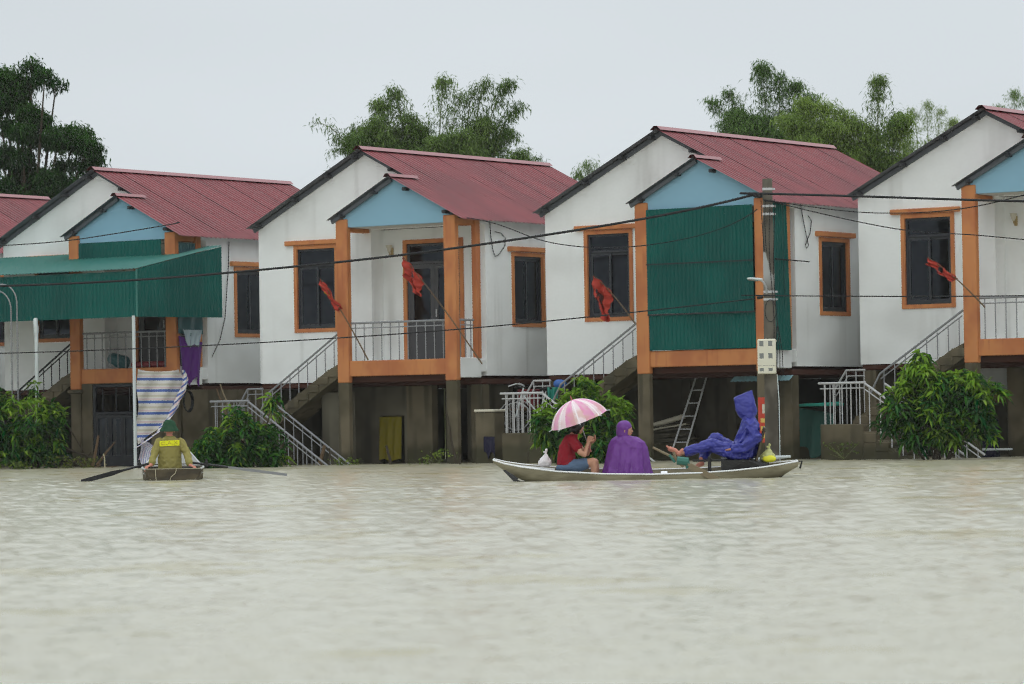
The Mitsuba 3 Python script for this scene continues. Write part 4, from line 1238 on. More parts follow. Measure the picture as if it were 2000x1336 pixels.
# ------------------------------------------------------------------ bamboo and trees behind the houses
def bamboo(label, Fx, culms, seed, fill=0, fillbox=None, dens=1.0, tint=(1, 1, 1)):
    rng = np.random.default_rng(seed)
    k = thing('bamboo_clump', label, 'bamboo', 'bamboo and trees behind the houses')
    pos, dirs, cols, Ls = [], [], [], []
    tint = V(*tint)

    def spray(p, r, n, tone):
        q = p + rng.normal(0, 1, (n, 3)) * r
        d = unit(rng.normal(0, 1, (n, 3)) * V(1, 1, .5) + V(0, 0, -.45))
        lo, hi = V(.070, .130, .036), V(.235, .335, .095)
        c = lo + (hi - lo) * np.clip(tone + rng.normal(0, .18, (n, 1)), 0, 1)
        pos.append(q), dirs.append(d), cols.append(c * tint), Ls.append(rng.uniform(.11, .21, n))

    def culm(b, tip, arch, dz, tone, n):
        b, tip = V(*b), V(*tip)
        c = V(b[0] * .75 + tip[0] * .25, b[1] * .8 + tip[1] * .2, tip[2] * 1.0 + arch)
        t = np.linspace(0, 1, 14)[:, None]
        P = b * (1 - t) ** 2 + 2 * c * t * (1 - t) + tip * t * t
        put('culm', tube(P, np.linspace(.045, .006, 14), 6), 'bamboo_culm', k, Fx, 40)
        for _ in range(n):
            u = rng.uniform(.45, 1.0) ** .8
            p = b * (1 - u) ** 2 + 2 * c * u * (1 - u) + tip * u * u
            if p[2] < 6.5:
                continue
            w = dz * (1.05 - u) + .07
            p = p + rng.normal(0, 1, 3) * V(w, w, w * .55) * .9
            spray(p, .095 + .06 * (1 - u), rng.integers(13, 24), tone)

    for b, tip, arch, dz, tone, n in culms:
        culm(b, tip, arch, dz, tone, int(n * dens))
    for i in range(fill):
        x0, x1, z0, z1 = fillbox
        x = rng.uniform(x0, x1)
        z = rng.uniform(z0, z1)
        culm((x * .5 + rng.normal(0, .3), rng.uniform(-.8, .8), 0), (x, rng.uniform(-1.2, 1.2), z), rng.uniform(.1, .7), .62, rng.uniform(.15, .65), int(105 * dens))
    p, d, c, L = map(np.concatenate, (pos, dirs, cols, Ls))
    v, f, cc = leaf_strip(p, d, L, L * .19, rng.uniform(.1, .6, len(L)), rng, np.clip(c, .004, 1), seg=2)
    put('foliage', trimesh.Trimesh(v, f, process=False), 'leaf_far', k, Fx, color=cc, kind='stuff')


B2 = frame(-65.25, 91.03, math.atan2(.62, .785))
bamboo('wide bamboo clump with arching tips behind the open porch house', B2, [
    ((-.8, 0, 0), (-3.55, .2, 10.20), .35, .10, .25, 26), ((-.8, .2, 0), (-2.85, 0, 9.25), 1.4, .13, .3, 34), ((-.6, 0, 0), (-2.15, .3, 9.3), 1.7, .16, .35, 40),
    ((-.5, 0, 0), (-1.55, .2, 10.75), .5, .45, .55, 95), ((-.3, .4, 0), (-1.05, .2, 11.15), .3, .35, .35, 55), ((-.2, 0, 0), (-.55, 0, 10.3), .3, .5, .4, 90),
    ((.2, 0, 0), (.62, 0, 11.5), .1, .28, .5, 60), ((.4, 0, 0), (1.10, .1, 11.0), .1, .25, .45, 44), ((.9, 0, 0), (1.6, .2, 11.2), .6, .16, .3, 30),
    ((1.0, 0, 0), (2.70, .1, 11.35), .1, .26, .25, 70), ((1.0, .2, 0), (2.0, .1, 11.4), .15, .22, .3, 40), ((1.2, 0, 0), (2.95, 0, 10.6), .1, .3, .15, 60), ((1.3, 0, 0), (3.4, 0, 8.9), .5, .25, .1, 50),
    ((-.9, 0, 0), (-2.9, 0, 8.6), .6, .35, .3, 60)], 21, 54, (-2.4, 2.9, 8.8, 10.2))
B3 = frame(-58.71, 102.36, math.atan2(.557, .83))
bamboo('tall dark bamboo behind the ridge of the house with green sheets', B3, [
    ((-1.2, 0, 0), (-2.80, 0, 11.2), .1, .2, .25, 50), ((-1.2, 0, 0), (-2.2, 0, 11.45), .1, .2, .25, 50), ((-.8, 0, 0), (-1.05, 0, 12.3), .1, .45, .25, 120),
    ((-.5, 0, 0), (-.45, 0, 11.9), .1, .35, .2, 80), ((-.2, 0, 0), (.1, .2, 11.7), .1, .45, .3, 90), ((.0, 0, 0), (.65, 0, 11.2), .2, .45, .4, 90)], 22, 26, (-2.7, 1.0, 9.4, 10.9), 1.0, (.92, 1.0, 1.0))
B3b = frame(-54.6, 99.8, math.atan2(.557, .83))
bamboo('round yellow green bamboo clump left of the right house gable', B3b, [
    ((-.9, 0, 0), (-2.7, 0, 10.2), .3, .55, .8, 110), ((-.9, 0, 0), (-2.1, 0, 10.7), .3, .55, .85, 120), ((-.7, 0, 0), (-1.4, 0, 10.6), .2, .5, .85, 120), ((-.4, 0, 0), (-.8, 0, 10.3), .2, .5, .7, 100),
    ((.2, 0, 0), (.4, 0, 11.35), .4, .30, .3, 80), ((.4, 0, 0), (1.0, 0, 10.2), .5, .25, .25, 50), ((.6, 0, 0), (1.9, 0, 8.7), .5, .30, .3, 50)], 23, 36, (-2.9, 1.2, 8.4, 10.2), 1.0, (1.15, 1.12, .95))
BS = frame(-76.53, 117.23, math.atan2(.58, .81))
bamboo('small sparse bamboo top between two roofs', BS, [((0, 0, 0), (-.35, 0, 10.4), .2, .2, .5, 34), ((0, 0, 0), (.15, 0, 10.85), .1, .25, .55, 44), ((0, 0, 0), (.6, 0, 10.5), .2, .25, .5, 40), ((0, 0, 0), (.3, 0, 9.9), .2, .4, .5, 50)], 24)
BF1 = frame(-79.29, 150.38, math.atan2(.47, .88))
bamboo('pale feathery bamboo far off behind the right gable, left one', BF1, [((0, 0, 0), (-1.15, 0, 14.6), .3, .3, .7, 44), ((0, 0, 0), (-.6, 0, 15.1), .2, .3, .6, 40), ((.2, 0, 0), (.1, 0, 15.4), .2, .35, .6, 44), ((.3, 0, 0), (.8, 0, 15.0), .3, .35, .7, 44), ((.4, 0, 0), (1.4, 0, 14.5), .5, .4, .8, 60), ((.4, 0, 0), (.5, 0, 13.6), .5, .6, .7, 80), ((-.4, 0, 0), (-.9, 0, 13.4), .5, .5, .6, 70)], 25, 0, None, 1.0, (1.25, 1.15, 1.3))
BF2 = frame(-73.49, 147.73, math.atan2(.45, .89))
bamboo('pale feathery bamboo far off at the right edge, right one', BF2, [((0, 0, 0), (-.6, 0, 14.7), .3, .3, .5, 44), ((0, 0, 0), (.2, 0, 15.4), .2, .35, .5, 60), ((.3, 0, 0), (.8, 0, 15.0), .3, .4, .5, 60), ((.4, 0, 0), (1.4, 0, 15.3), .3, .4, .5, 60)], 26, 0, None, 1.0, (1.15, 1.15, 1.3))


def broad_tree(label, Fx, blobs, seed, trunk):
    rng = np.random.default_rng(seed)
    k = thing('broadleaf_tree', label, 'tree', 'bamboo and trees behind the houses')
    pos, dirs, cols, Ls = [], [], [], []
    m = []
    b = V(*trunk)
    top = b + V(.1, 0, 6.5)
    put('trunk', tube([b, b + V(.1, .1, 3), top], [.28, .22, .14], 9), 'bark', k, Fx, 40)
    for (x, z, r, n, tone) in blobs:
        c = V(x, rng.uniform(-.6, .6), z)
        m.append(tube([top - V(0, 0, 1.2), (top * .4 + c * .6) + V(0, 0, -.15), c], [.09, .05, .02], 6))
        for _ in range(n):
            d = unit(rng.normal(0, 1, 3))
            p = c + d * r * V(1, 1, .75) * rng.uniform(.25, 1.05) ** .6
            m2 = rng.integers(10, 17)
            q = p + rng.normal(0, .085, (m2, 3))
            pos.append(q)
            dirs.append(unit(rng.normal(0, 1, (m2, 3)) * V(1, 1, .6) + V(0, 0, -.5)))
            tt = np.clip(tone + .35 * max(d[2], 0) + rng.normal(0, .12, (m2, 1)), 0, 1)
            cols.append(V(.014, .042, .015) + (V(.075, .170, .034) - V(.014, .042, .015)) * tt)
            Ls.append(rng.uniform(.10, .19, m2))
            if rng.uniform() < .12:
                m.append(tube([c + (p - c) * .15, p], [.018, .006], 4))
    put('limbs', cat(*m), 'bark', k, Fx, 40)
    p, d, c, L = map(np.concatenate, (pos, dirs, cols, Ls))
    v, f, cc = leaf_strip(p, d, L, L * .34, rng.uniform(.1, .8, len(L)), rng, np.clip(c, .004, 1), seg=2)
    put('crown', trimesh.Trimesh(v, f, process=False), 'leaf_far', k, Fx, color=cc, kind='stuff')


TL = frame(-75.0, 83.18, math.atan2(.668, .745))
broad_tree('big dark broadleaf tree rising behind the roofs at the left edge', TL, [
    (-.45, 11.6, .60, 240, .35), (-.1, 11.2, .55, 190, .30), (-.6, 10.9, .5, 150, .2), (.45, 12.0, .34, 34, .15), (.85, 11.65, .36, 32, .12), (1.2, 11.5, .28, 14, .1), (.4, 11.55, .3, 36, .15),
    (.35, 10.55, .40, 130, .30), (.75, 10.3, .36, 80, .2), (-.3, 10.2, .35, 40, .15), (.15, 9.95, .40, 90, .2), (.7, 9.75, .35, 46, .15), (1.25, 9.75, .45, 150, .2), (1.75, 9.85, .48, 190, .3),
    (2.15, 9.5, .38, 120, .2), (2.3, 9.1, .30, 60, .15), (1.9, 8.95, .35, 50, .1), (1.3, 9.0, .32, 34, .1), (.1, 9.2, .45, 70, .15), (-.5, 9.3, .5, 110, .15), (.3, 8.6, .6, 170, .15), (1.0, 8.4, .6, 190, .15),
    (1.7, 8.3, .45, 120, .15), (-.5, 8.3, .6, 150, .12), (.2, 7.8, .7, 160, .15), (1.2, 7.8, .7, 160, .15), (2.0, 7.9, .5, 100, .12), (-.9, 7.7, .7, 150, .3)], 31, (.2, 0, -1))

# ------------------------------------------------------------------ boats
def boat_hull(stations, inner=.018):
    """stations: (x, half width at rim, half width at bottom, z rim, z bottom); open shell with thickness"""
    v, f = [], []
    for x, w, wb, zr_, zb in stations:
        mid = (w * .93 + wb * .07, zr_ * .45 + zb * .55)
        out = [(-w, zr_), (-mid[0], mid[1]), (-wb, zb), (wb, zb), (mid[0], mid[1]), (w, zr_)]
        wi, wbi = max(w - inner, .005), max(wb - inner, .003)
        inn = [(wi, zr_), (max(mid[0] - inner, .004), mid[1]), (wbi, zb + inner), (-wbi, zb + inner), (-max(mid[0] - inner, .004), mid[1]), (-wi, zr_)]
        v += [(x, a, b) for a, b in out + inn]
    n = 12
    for i in range(len(stations) - 1):
        for j in range(n):
            a, b = i * n + j, i * n + (j + 1) % n
            f += [(a, b, b + n), (a, b + n, a + n)]
    for i, o in ((0, 1), ((len(stations) - 1) * n, -1)):
        for (a, b, c, d) in ((0, 1, 10, 11), (1, 2, 9, 10), (2, 3, 8, 9), (3, 4, 7, 8), (4, 5, 6, 7)):
            q = [i + a, i + b, i + c, i + d][::o]
            f += [(q[0], q[1], q[2]), (q[0], q[2], q[3])]
    m = trimesh.Trimesh(v, f, process=False)
    trimesh.repair.fix_normals(m)
    return m


AANG = math.atan2(.5324, .84649)
AF = frame(-28.484, 45.287, AANG)
AH = AF @ T().rotate([1, 0, 0], 4.0)
stA = [(-2.33, .10, .05, .325, .285), (-2.15, .17, .10, .272, .16), (-1.9, .25, .17, .225, .03), (-1.4, .36, .28, .165, -.08), (-.7, .42, .34, .122, -.12), (0, .43, .36, .105, -.13), (.7, .42, .34, .115, -.12), (1.2, .38, .29, .140, -.10), (1.6, .30, .21, .172, -.05), (1.9, .20, .12, .205, .03), (2.14, .07, .03, .235, .16)]
ba = thing('rowing_boat', 'long narrow pale metal boat carrying three people, low in the water', 'boat')
put('hull', boat_hull(stA), 'boat_steel', ba, AH, 35)
for s in (-1, 1):
    put('gunwale', tube([(x, s * (w + .002), z + .006) for x, w, wb, z, zb in stA], .012, 6), 'boat_rim', ba, AH, 40)
put('bow_deck', cloth(lambda u, v: (-2.33 + .9 * u, (v - .5) * 2 * np.interp(-2.33 + .9 * u, [s[0] for s in stA], [s[1] for s in stA]) * .93, np.interp(-2.33 + .9 * u, [s[0] for s in stA], [s[3] for s in stA]) - .012), 8, 4), 'boat_inner', ba, AH)
for x, w in ((-1.0, .40), (.18, .42), (.75, .41)):
    put('thwart', cbox(x - .05, x + .05, -w + .09, w - .09, .062, .092, .008), 'boat_rim', ba, AH)
put('floor_board', cbox(-1.6, 1.4, -.24, .24, -.075, -.055), 'boat_inner', ba, AH)
put('stern_hook', tube([(2.10, 0, .23), (2.20, -.02, .235), (2.17, -.02, .13)], .016, 6), 'black_plastic', ba, AH, 40)
put('stern_skeg', M2T(hull([(1.45, -.012, -.12), (1.45, .012, -.12), (1.95, -.012, .05), (1.95, .012, .05), (1.75, -.012, -.14), (1.75, .012, -.14)])), 'boat_brown', ba, AH)
put('seat_block', M2T(hull([(1.02, -.30, .10), (1.02, .25, .10), (1.02, -.30, .285), (1.02, .25, .285), (1.40, -.27, .285), (1.40, .22, .285), (1.72, -.16, .215), (1.72, .16, .215), (1.70, -.20, .13), (1.70, .18, .13)])), 'black_plastic', ba, AH)
put('foot_stock', cat(cbox(.82, .87, -.22, -.15, .05, .34, .01), cbox(.60, 1.02, -.20, -.165, .265, .295, .008)), 'black_plastic', ba, AH)
put('backrest', bar((1.53, -.02, .26), (1.66, -.02, .74), .34, .03), 'boat_brown', ba, AH)
an = thing('black_anchor', 'small black blade dragging in the water under the boat bow', 'anchor')
put('blade', M2T(hull([(-2.18, -.28, .17), (-2.15, -.27, .18), (-2.02, -.30, .03), (-1.95, -.28, .05), (-2.0, -.31, -.02)])), 'black_plastic', an, AF)
put('prong', tube([(-2.01, -.29, .03), (-1.88, -.29, -.01), (-1.85, -.29, .01)], .012, 5), 'black_plastic', an, AF)


def tied_bag(name, c, r, m, label, Fx, knot=.12, inner=None):
    k = thing(name, label, 'bag')
    top = V(c[0] + r[0] * .15, c[1], c[2] + r[2] * 1.55)
    b = bones([[((c[0], c[1], c[2]), r), (top, .022)], [((c[0] + r[0] * .35, c[1], c[2] - r[2] * .25), (r[0] * .65, r[1] * .8, r[2] * .7))], [((c[0] - r[0] * .4, c[1], c[2] - r[2] * .3), (r[0] * .6, r[1] * .8, r[2] * .65))]], .018, 3, .020, 16, 3)
    put('sack', b, m, k, Fx, True)
    put('knot', bones([[(top - V(0, 0, .02), .018), (top + V(.006, 0, knot * .35), .013), (top + V(.012, 0, knot * .75), .020)], [(top + V(.006, 0, knot * .3), .012), (top + V(-.025, -.01, knot * .45), .014)]], .014, 2), m, k, Fx, True)
    if inner:
        put('fruit', bones([[((c[0] + .02, c[1] - r[1] * .72, c[2] - r[2] * .35), (.10, .045, .055))]], .03, 2), inner, k, Fx, True)
    return k


tied_bag('plastic_bag', (-1.57, -.05, .275), (.095, .09, .070), 'bag_white', 'tied white plastic bag lying on the bow of the long boat', AF, .10)
tied_bag('plastic_bag', (1.70, -.05, .30), (.115, .095, .070), 'bag_yellow', 'yellow plastic bag standing at the stern of the long boat', AF, .10, 'fruit_yellow')
single('grey_pole', tube([(1.42, .25, .235), (1.75, .33, .285), (2.05, .4, .30)], [.035, .03, .018], 8), 'pvc_white', 'pale grey tube lying across the stern of the long boat', 'tube', AF, 40)
oa = thing('wooden_oar', 'brown wooden oar slanting into the water at the bare feet of the raincoat person', 'oar')
put('shaft', tube([(.02, -.22, .47), (.48, -.34, .235), (.62, -.38, .165)], [.017, .022, .024], 8), 'oar_wood', oa, AF, 40)
put('blade', bar((.55, -.365, .195), (.98, -.47, -.03), .05, .085), 'oar_wood', oa, AF)
put('foot_binding', cat(tube([(.37, -.33, .275), (.53, -.34, .255)], .062, 9), tube([(.51, -.33, .30), (.53, -.34, .16)], .035, 8), tube([(.26, -.30, .36), (.34, -.31, .25)], .022, 6)), 'foot_teal', oa, AF, 40)
put('peg', tube([(.32, -.32, .40), (.36, -.32, .28), (.46, -.34, .18)], .022, 6), 'oar_wood', oa, AF, 40)

# ------------------------------------------------------------------ people
def hand(w, d, n, curl=.5, s=1.0, flip_thumb=1):
    """w wrist, d direction of the palm, n side the fingers close towards"""
    w, d, n = V(*w), unit(V(*d)), unit(V(*n))
    n = unit(n - d * (n @ d))
    sd = np.cross(d, n)
    ch = []
    for i, (o, l) in enumerate(((-.030, .062), (-.010, .074), (.010, .070), (.029, .054))):
        kn = w + d * (.082 * s - abs(i - 1.4) * .004) + sd * o * s
        ch.append([(w + sd * o * .45 * s, .017 * s), (kn, .0125 * s)])
        a1, a2 = curl, curl * 2.0
        p1 = kn + (d * math.cos(a1) + n * math.sin(a1)) * l * .52 * s
        p2 = p1 + (d * math.cos(a2) + n * math.sin(a2)) * l * .48 * s
        ch.append([(kn, .0105 * s), (p1, .0092 * s), (p2, .0078 * s)])
    t0 = w + d * .02 * s + sd * -.024 * s * flip_thumb
    t1 = t0 + (d * .6 - sd * .7 * flip_thumb + n * .3) * .038 * s
    t2 = t1 + (d * .8 - sd * .1 * flip_thumb + n * .5) * .032 * s
    ch.append([(t0, .0145 * s), (t1, .0115 * s), (t2, .009 * s)])
    return ch


def hand_mesh(*a, **k):
    return bones(hand(*a, **k), .008, 4)


def foot_mesh(heel, toe, up, s=1.0, side=None):
    heel, toe = V(*heel), V(*toe)
    d = unit(toe - heel)
    up = unit(V(*up) - d * (V(*up) @ d))
    sd = np.cross(d, up)
    L = np.linalg.norm(toe - heel)
    ball = heel + d * L * .70
    ch = [[(heel + up * .02, .033 * s), (heel + d * L * .35 + up * .03, .034 * s), (ball, (.038 * s))]]
    for i, o in enumerate((-.030, -.013, .003, .018, .031)):
        b = ball + sd * o * s
        ch.append([(b, .019 * s), (b + d * (L * .30 - .006 * i) , (.0135 - .001 * i) * s)])
    ch.append([(heel + up * .025, .030 * s), (heel + up * .10 - d * .0, .030 * s)])
    return bones(ch, .012, 5)


def head_chains(c, face, up=(0, 0, 1), s=1.0):
    c, f, u = V(*c), unit(V(*face)), V(*up)
    u = unit(u - f * (u @ f))
    r = np.cross(f, u)
    P = lambda a, b, e: c + f * a * s + r * b * s + u * e * s
    return [[(P(-.012, 0, .025), .088 * s), (P(.018, 0, .01), .080 * s)], [(P(.02, 0, -.02), .070 * s), (P(.045, 0, -.075), .040 * s)],
            [(P(.075, 0, .005), .016 * s), (P(.100, 0, -.022), .014 * s)],
            [(P(.07, .0, -.055), .026 * s)], [(P(-.005, .082, -.005), .016 * s), (P(-.005, .084, -.03), .012 * s)], [(P(-.005, -.082, -.005), .016 * s), (P(-.005, -.084, -.03), .012 * s)]], P


def face_bits(parent, P, s, Fx):
    for b in (-.032, .032):
        put('eye', M2T(hull(blob(P(.083, b, .006), .0105 * s))), 'eye_dark', parent, Fx, True)
        put('eyebrow', M2T(hull(np.vstack([blob(P(.088, b * .6, .028), .005 * s), blob(P(.082, b * 1.5, .028), .004 * s)]))), 'hair', parent, Fx, True)
    put('mouth', M2T(hull(np.vstack([blob(P(.088, -.02, -.055), .007 * s), blob(P(.093, 0, -.054), .009 * s), blob(P(.088, .02, -.055), .007 * s)]))), 'lip', parent, Fx, True)


# person under the umbrella
pa = thing('person', 'person in dark red shirt and denim shorts sitting under the pink umbrella', 'person')
hc_, P_ = head_chains((-1.075, 0, .795), (.80, .55, -.12), s=.92)
put('body', bones(hc_ + [
    [((-1.10, 0, .74), .050), ((-1.15, 0, .66), .055)],
    [((-1.24, 0, .23), (.13, .16, .11)), ((-1.24, 0, .45), (.10, .14, .13)), ((-1.19, 0, .60), (.09, .15, .07))],
    [((-1.16, -.175, .60), .048), ((-1.04, -.215, .41), .040), ((-.985, -.20, .375), .034), ((-.925, -.10, .565), .024)],
    [((-1.16, .175, .60), .048), ((-1.00, .20, .42), .040), ((-.95, .18, .39), .034), ((-.90, .05, .56), .024)],
    [((-1.18, -.09, .20), .085), ((-.86, -.12, .275), .058), ((-.845, -.12, .15), .048), ((-.86, -.12, .02), .036), ((-.74, -.13, .0), .03)],
    [((-1.18, .09, .20), .085), ((-.84, .10, .265), .058), ((-.82, .10, .15), .048), ((-.83, .10, .02), .036), ((-.71, .11, .0), .03)]], .026, 6), 'skin', pa, AF, True)
put('shirt', bones([[((-1.25, 0, .25), (.145, .175, .09)), ((-1.25, 0, .45), (.118, .160, .13)), ((-1.19, 0, .605), (.10, .165, .075)), ((-1.14, 0, .66), (.065, .075, .035))],
                    [((-1.17, -.165, .60), .066), ((-1.09, -.205, .475), .060)], [((-1.17, .165, .60), .066), ((-1.07, .20, .48), .060)]], .022, 3, .014, 11, 2), 'shirt_red', pa, AF, True)
put('shorts', bones([[((-1.26, 0, .19), (.15, .19, .09)), ((-1.16, -.09, .205), .105)], [((-1.16, -.09, .205), .105), ((-.98, -.115, .250), .080)], [((-1.26, 0, .19), (.15, .19, .09)), ((-1.16, .09, .205), .105)], [((-1.16, .09, .205), .105), ((-.97, .105, .245), .080)]], .03, 5, .008, 14, 4), 'denim', pa, AF, True)
put('hair', bones([[(P_(-.03, 0, .035), .098), (P_(.012, 0, .050), .086)], [(P_(-.050, 0, -.03), .082), (P_(-.035, 0, -.07), .060)], [(P_(-.02, -.06, -.01), .045)], [(P_(-.02, .06, -.01), .045)]], .022, 3, .006, 30, 6), 'hair', pa, AF, True)
put('hand', hand_mesh((-.925, -.10, .565), (.35, .25, .8), (.3, .9, 0), curl=.9), 'skin', pa, AF, True)
put('hand', hand_mesh((-.90, .05, .56), (.75, -.25, .5), (.2, -.6, .6), curl=.55, flip_thumb=-1), 'skin', pa, AF, True)
face_bits(pa, P_, .92, AF)

um = thing('umbrella', 'pink and white striped umbrella held over the red shirt person', 'umbrella')
UT = T().translate([-1.055, -.02, .885]).rotate([0, 1, 0], -19).rotate([1, 0, 0], 7)
UF = AF @ UT


def canopy(u, v):
    th = u * 2 * math.pi
    loc = (u * 8) % 1.0
    sc = 1 - .055 * math.sin(loc * math.pi) * v
    R = .435
    rr = R * math.sin(v * 1.18) / math.sin(1.18) * sc
    z = .315 * (math.cos(v * 1.18) - math.cos(1.18)) / (1 - math.cos(1.18)) - .012 * math.sin(loc * math.pi) * v + .012 * math.sin(loc * math.pi) * v * v
    return rr * math.cos(th), rr * math.sin(th), z


m, uv = cloth(canopy, 97, 14, True)
put('canopy', flip(m), 'umbrella_cloth', um, UF, True, uv=uv)
put('shaft', tube([(0, 0, .31), (0, 0, -.42)], .007, 6), 'steel', um, UF, 40)
put('ferrule', tube([(0, 0, .31), (0, 0, .345), (0, 0, .385)], [.014, .010, .007], 7), 'lip', um, UF, 40)
put('handle', tube([(0, 0, -.40), (0, 0, -.50)], .015, 8), 'lip', um, UF, 40)
for i in range(8):
    th = i * math.pi / 4
    pts = [(V(*canopy(i / 8, v)) - V(0, 0, .008)) for v in np.linspace(.05, 1, 8)]
    rb = put('rib', tube(pts, .004, 4), 'steel', um, UF, 40)
    e = V(*canopy(i / 8, 1))
    put('tip', tube([e, e + unit(V(e[0], e[1], -.12)) * .045], .006, 5), 'pvc_white', rb, UF, 40)

# person in the purple poncho
pb = thing('person', 'person in a purple hooded poncho seated in the long boat, face turned right', 'person')
hb, Pb = head_chains((-.375, 0, .735), (1.0, -.12, -.05), s=.97)
put('body', bones(hb + [[((-.39, .02, .68), .05), ((-.38, 0, .58), .06)], [((-.37, 0, .15), (.17, .15, .1)), ((-.37, 0, .40), (.13, .11, .1)), ((-.37, 0, .53), (.14, .09, .06))]], .026, 6), 'skin', pb, AF, True)


def poncho(u, v):
    th = u * 2 * math.pi
    prof = [(.085, .07, .655), (.17, .10, .625), (.245, .13, .575), (.285, .155, .49), (.305, .19, .36), (.33, .225, .22), (.362, .25, .085)]
    a, b, z = lerp_path(v, prof)
    fold = 1 + (.055 * math.sin(5 * th + 1) + .050 * math.sin(9 * th + 2.2 + 2 * v) + .035 * math.sin(17 * th + v * 3)) * max(0, v - .22) ** .8 * 1.6
    cx = -.375 + .03 * (1 - v) + .005
    zz = z + .012 * math.sin(3 * th) * (v > .1) - (.02 * math.cos(th) if v < .5 else 0)
    return cx + a * fold * math.cos(th), b * fold * math.sin(th), zz


pm = cloth(poncho, 121, 40)
q = np.array(pm.vertices)
pm.vertices = q + V(0, 1, 0) * np.sign(q[:, 1])[:, None] * ((.35 - np.abs(meshkit.fbm(q * V(7, 7, 5), 3, 4) - .5) * 4) * .022)[:, None]
put('poncho', pm, 'poncho_purple', pb, AF, True)
put('hood', bones([[(Pb(-.035, 0, .030), .105), (Pb(-.010, 0, .040), .098)], [(Pb(-.045, 0, -.03), .098), (Pb(-.03, 0, -.115), .085), (Pb(-.01, 0, -.16), .09)],
                   [(Pb(.03, -.078, .02), .020), (Pb(.045, 0, .098), .020), (Pb(.03, .078, .02), .020)], [(Pb(.03, -.078, .02), .020), (Pb(.01, -.070, -.09), .026)], [(Pb(.03, .078, .02), .020), (Pb(.01, .070, -.09), .026)]], .02, 4, .005, 20, 3), 'poncho_purple', pb, AF, True)
face_bits(pb, Pb, .95, AF)

# person in the blue raincoat, rowing with the feet
pc_ = thing('person', 'barefoot person in a blue hooded raincoat leaning back in the long boat', 'person')
hcz, Pc = head_chains((1.375, 0, 1.02), (-.9, -.25, .1), s=.95)
put('body', bones(hcz + [[((1.40, 0, .95), .05), ((1.43, 0, .86), .06)], [((1.36, 0, .34), (.14, .15, .1)), ((1.41, 0, .6), (.11, .14, .12)), ((1.45, 0, .78), (.1, .17, .07))],
    [((1.27, -.10, .36), .075), ((.86, -.14, .50), .052), ((.52, -.16, .40), .036), ((.40, -.16, .37), .034)], [((1.27, .10, .36), .075), ((.93, .13, .60), .052), ((.78, .02, .36), .036), ((.73, -.03, .25), .034)]], .026, 6), 'skin_tan', pc_, AF, True)
put('foot', foot_mesh((.385, -.17, .345), (.225, -.17, .485), (.9, .0, .45), 1.0), 'skin_red', pc_, AF, True)
put('foot', foot_mesh((.745, -.06, .20), (.60, -.14, .135), (.3, 0, .95), 1.0), 'skin_red', pc_, AF, True)
put('trousers', bones([[((1.34, 0, .34), (.16, .18, .10)), ((1.22, -.11, .37), .115), ((.87, -.145, .495), .085), ((.53, -.165, .40), .066)],
                       [((1.34, 0, .34), (.16, .18, .10)), ((1.22, .11, .39), .115), ((.94, .13, .585), .085), ((.79, .03, .38), .072), ((.76, .0, .32), .070)]], .018, 3, .036, 11, 5), 'raincoat_blue', pc_, AF, True)
put('coat', bones([[((1.36, 0, .36), (.185, .20, .10)), ((1.40, 0, .55), (.165, .19, .13)), ((1.455, 0, .76), (.135, .20, .10)), ((1.42, 0, .88), (.085, .10, .06))],
                   [((1.45, -.17, .78), .085), ((1.53, -.25, .58), .080), ((1.33, -.25, .44), .068), ((1.20, -.22, .43), .060)],
                   [((1.45, .17, .78), .085), ((1.50, .25, .58), .080), ((1.30, .22, .46), .068), ((1.17, .18, .46), .060)],
                   [((1.36, -.12, .36), .10), ((1.20, -.17, .34), .06), ((1.08, -.22, .36), .05)]], .018, 3, .042, 9, 8), 'raincoat_blue', pc_, AF, True)
hd = hull(np.vstack([blob(q, r) for q, r in (((1.245, .055, 1.165), .022), ((1.245, -.055, 1.165), .022), ((1.275, .07, 1.01), .028), ((1.275, -.07, 1.01), .028), ((1.475, 0, 1.262), .020), ((1.47, .06, 1.08), .05), ((1.47, -.06, 1.08), .05),
                                             ((1.50, 0, .97), .06), ((1.44, .05, .90), .07), ((1.44, -.05, .90), .07), ((1.33, 0, .93), .05))]))
hd = hd - hull(np.vstack([blob((1.235, 0, 1.07), (.03, .062, .085)), blob((1.34, 0, 1.045), (.03, .055, .07))]))
hd = M2T(hd.refine_to_length(.016))
hd = trimesh.Trimesh(hd.vertices, hd.faces, process=True)
trimesh.smoothing.filter_taubin(hd, iterations=4)
q = np.array(hd.vertices)
hd = trimesh.Trimesh(q + np.array(hd.vertex_normals) * ((.5 - np.abs(meshkit.fbm(q * V(14, 14, 22), 3, 9) - .5) * 4) * .012)[:, None], hd.faces, process=False)
put('hood', hd, 'raincoat_blue', pc_, AF, True)
put('hand', hand_mesh((1.16, -.215, .43), (-.9, .25, -.1), (-.1, .3, -1), curl=.5), 'skin_tan', pc_, AF, True)
put('hand', hand_mesh((1.13, .17, .46), (-.9, -.2, -.1), (-.1, -.3, -1), curl=.5, flip_thumb=-1), 'skin_tan', pc_, AF, True)
face_bits(pc_, Pc, .95, AF)

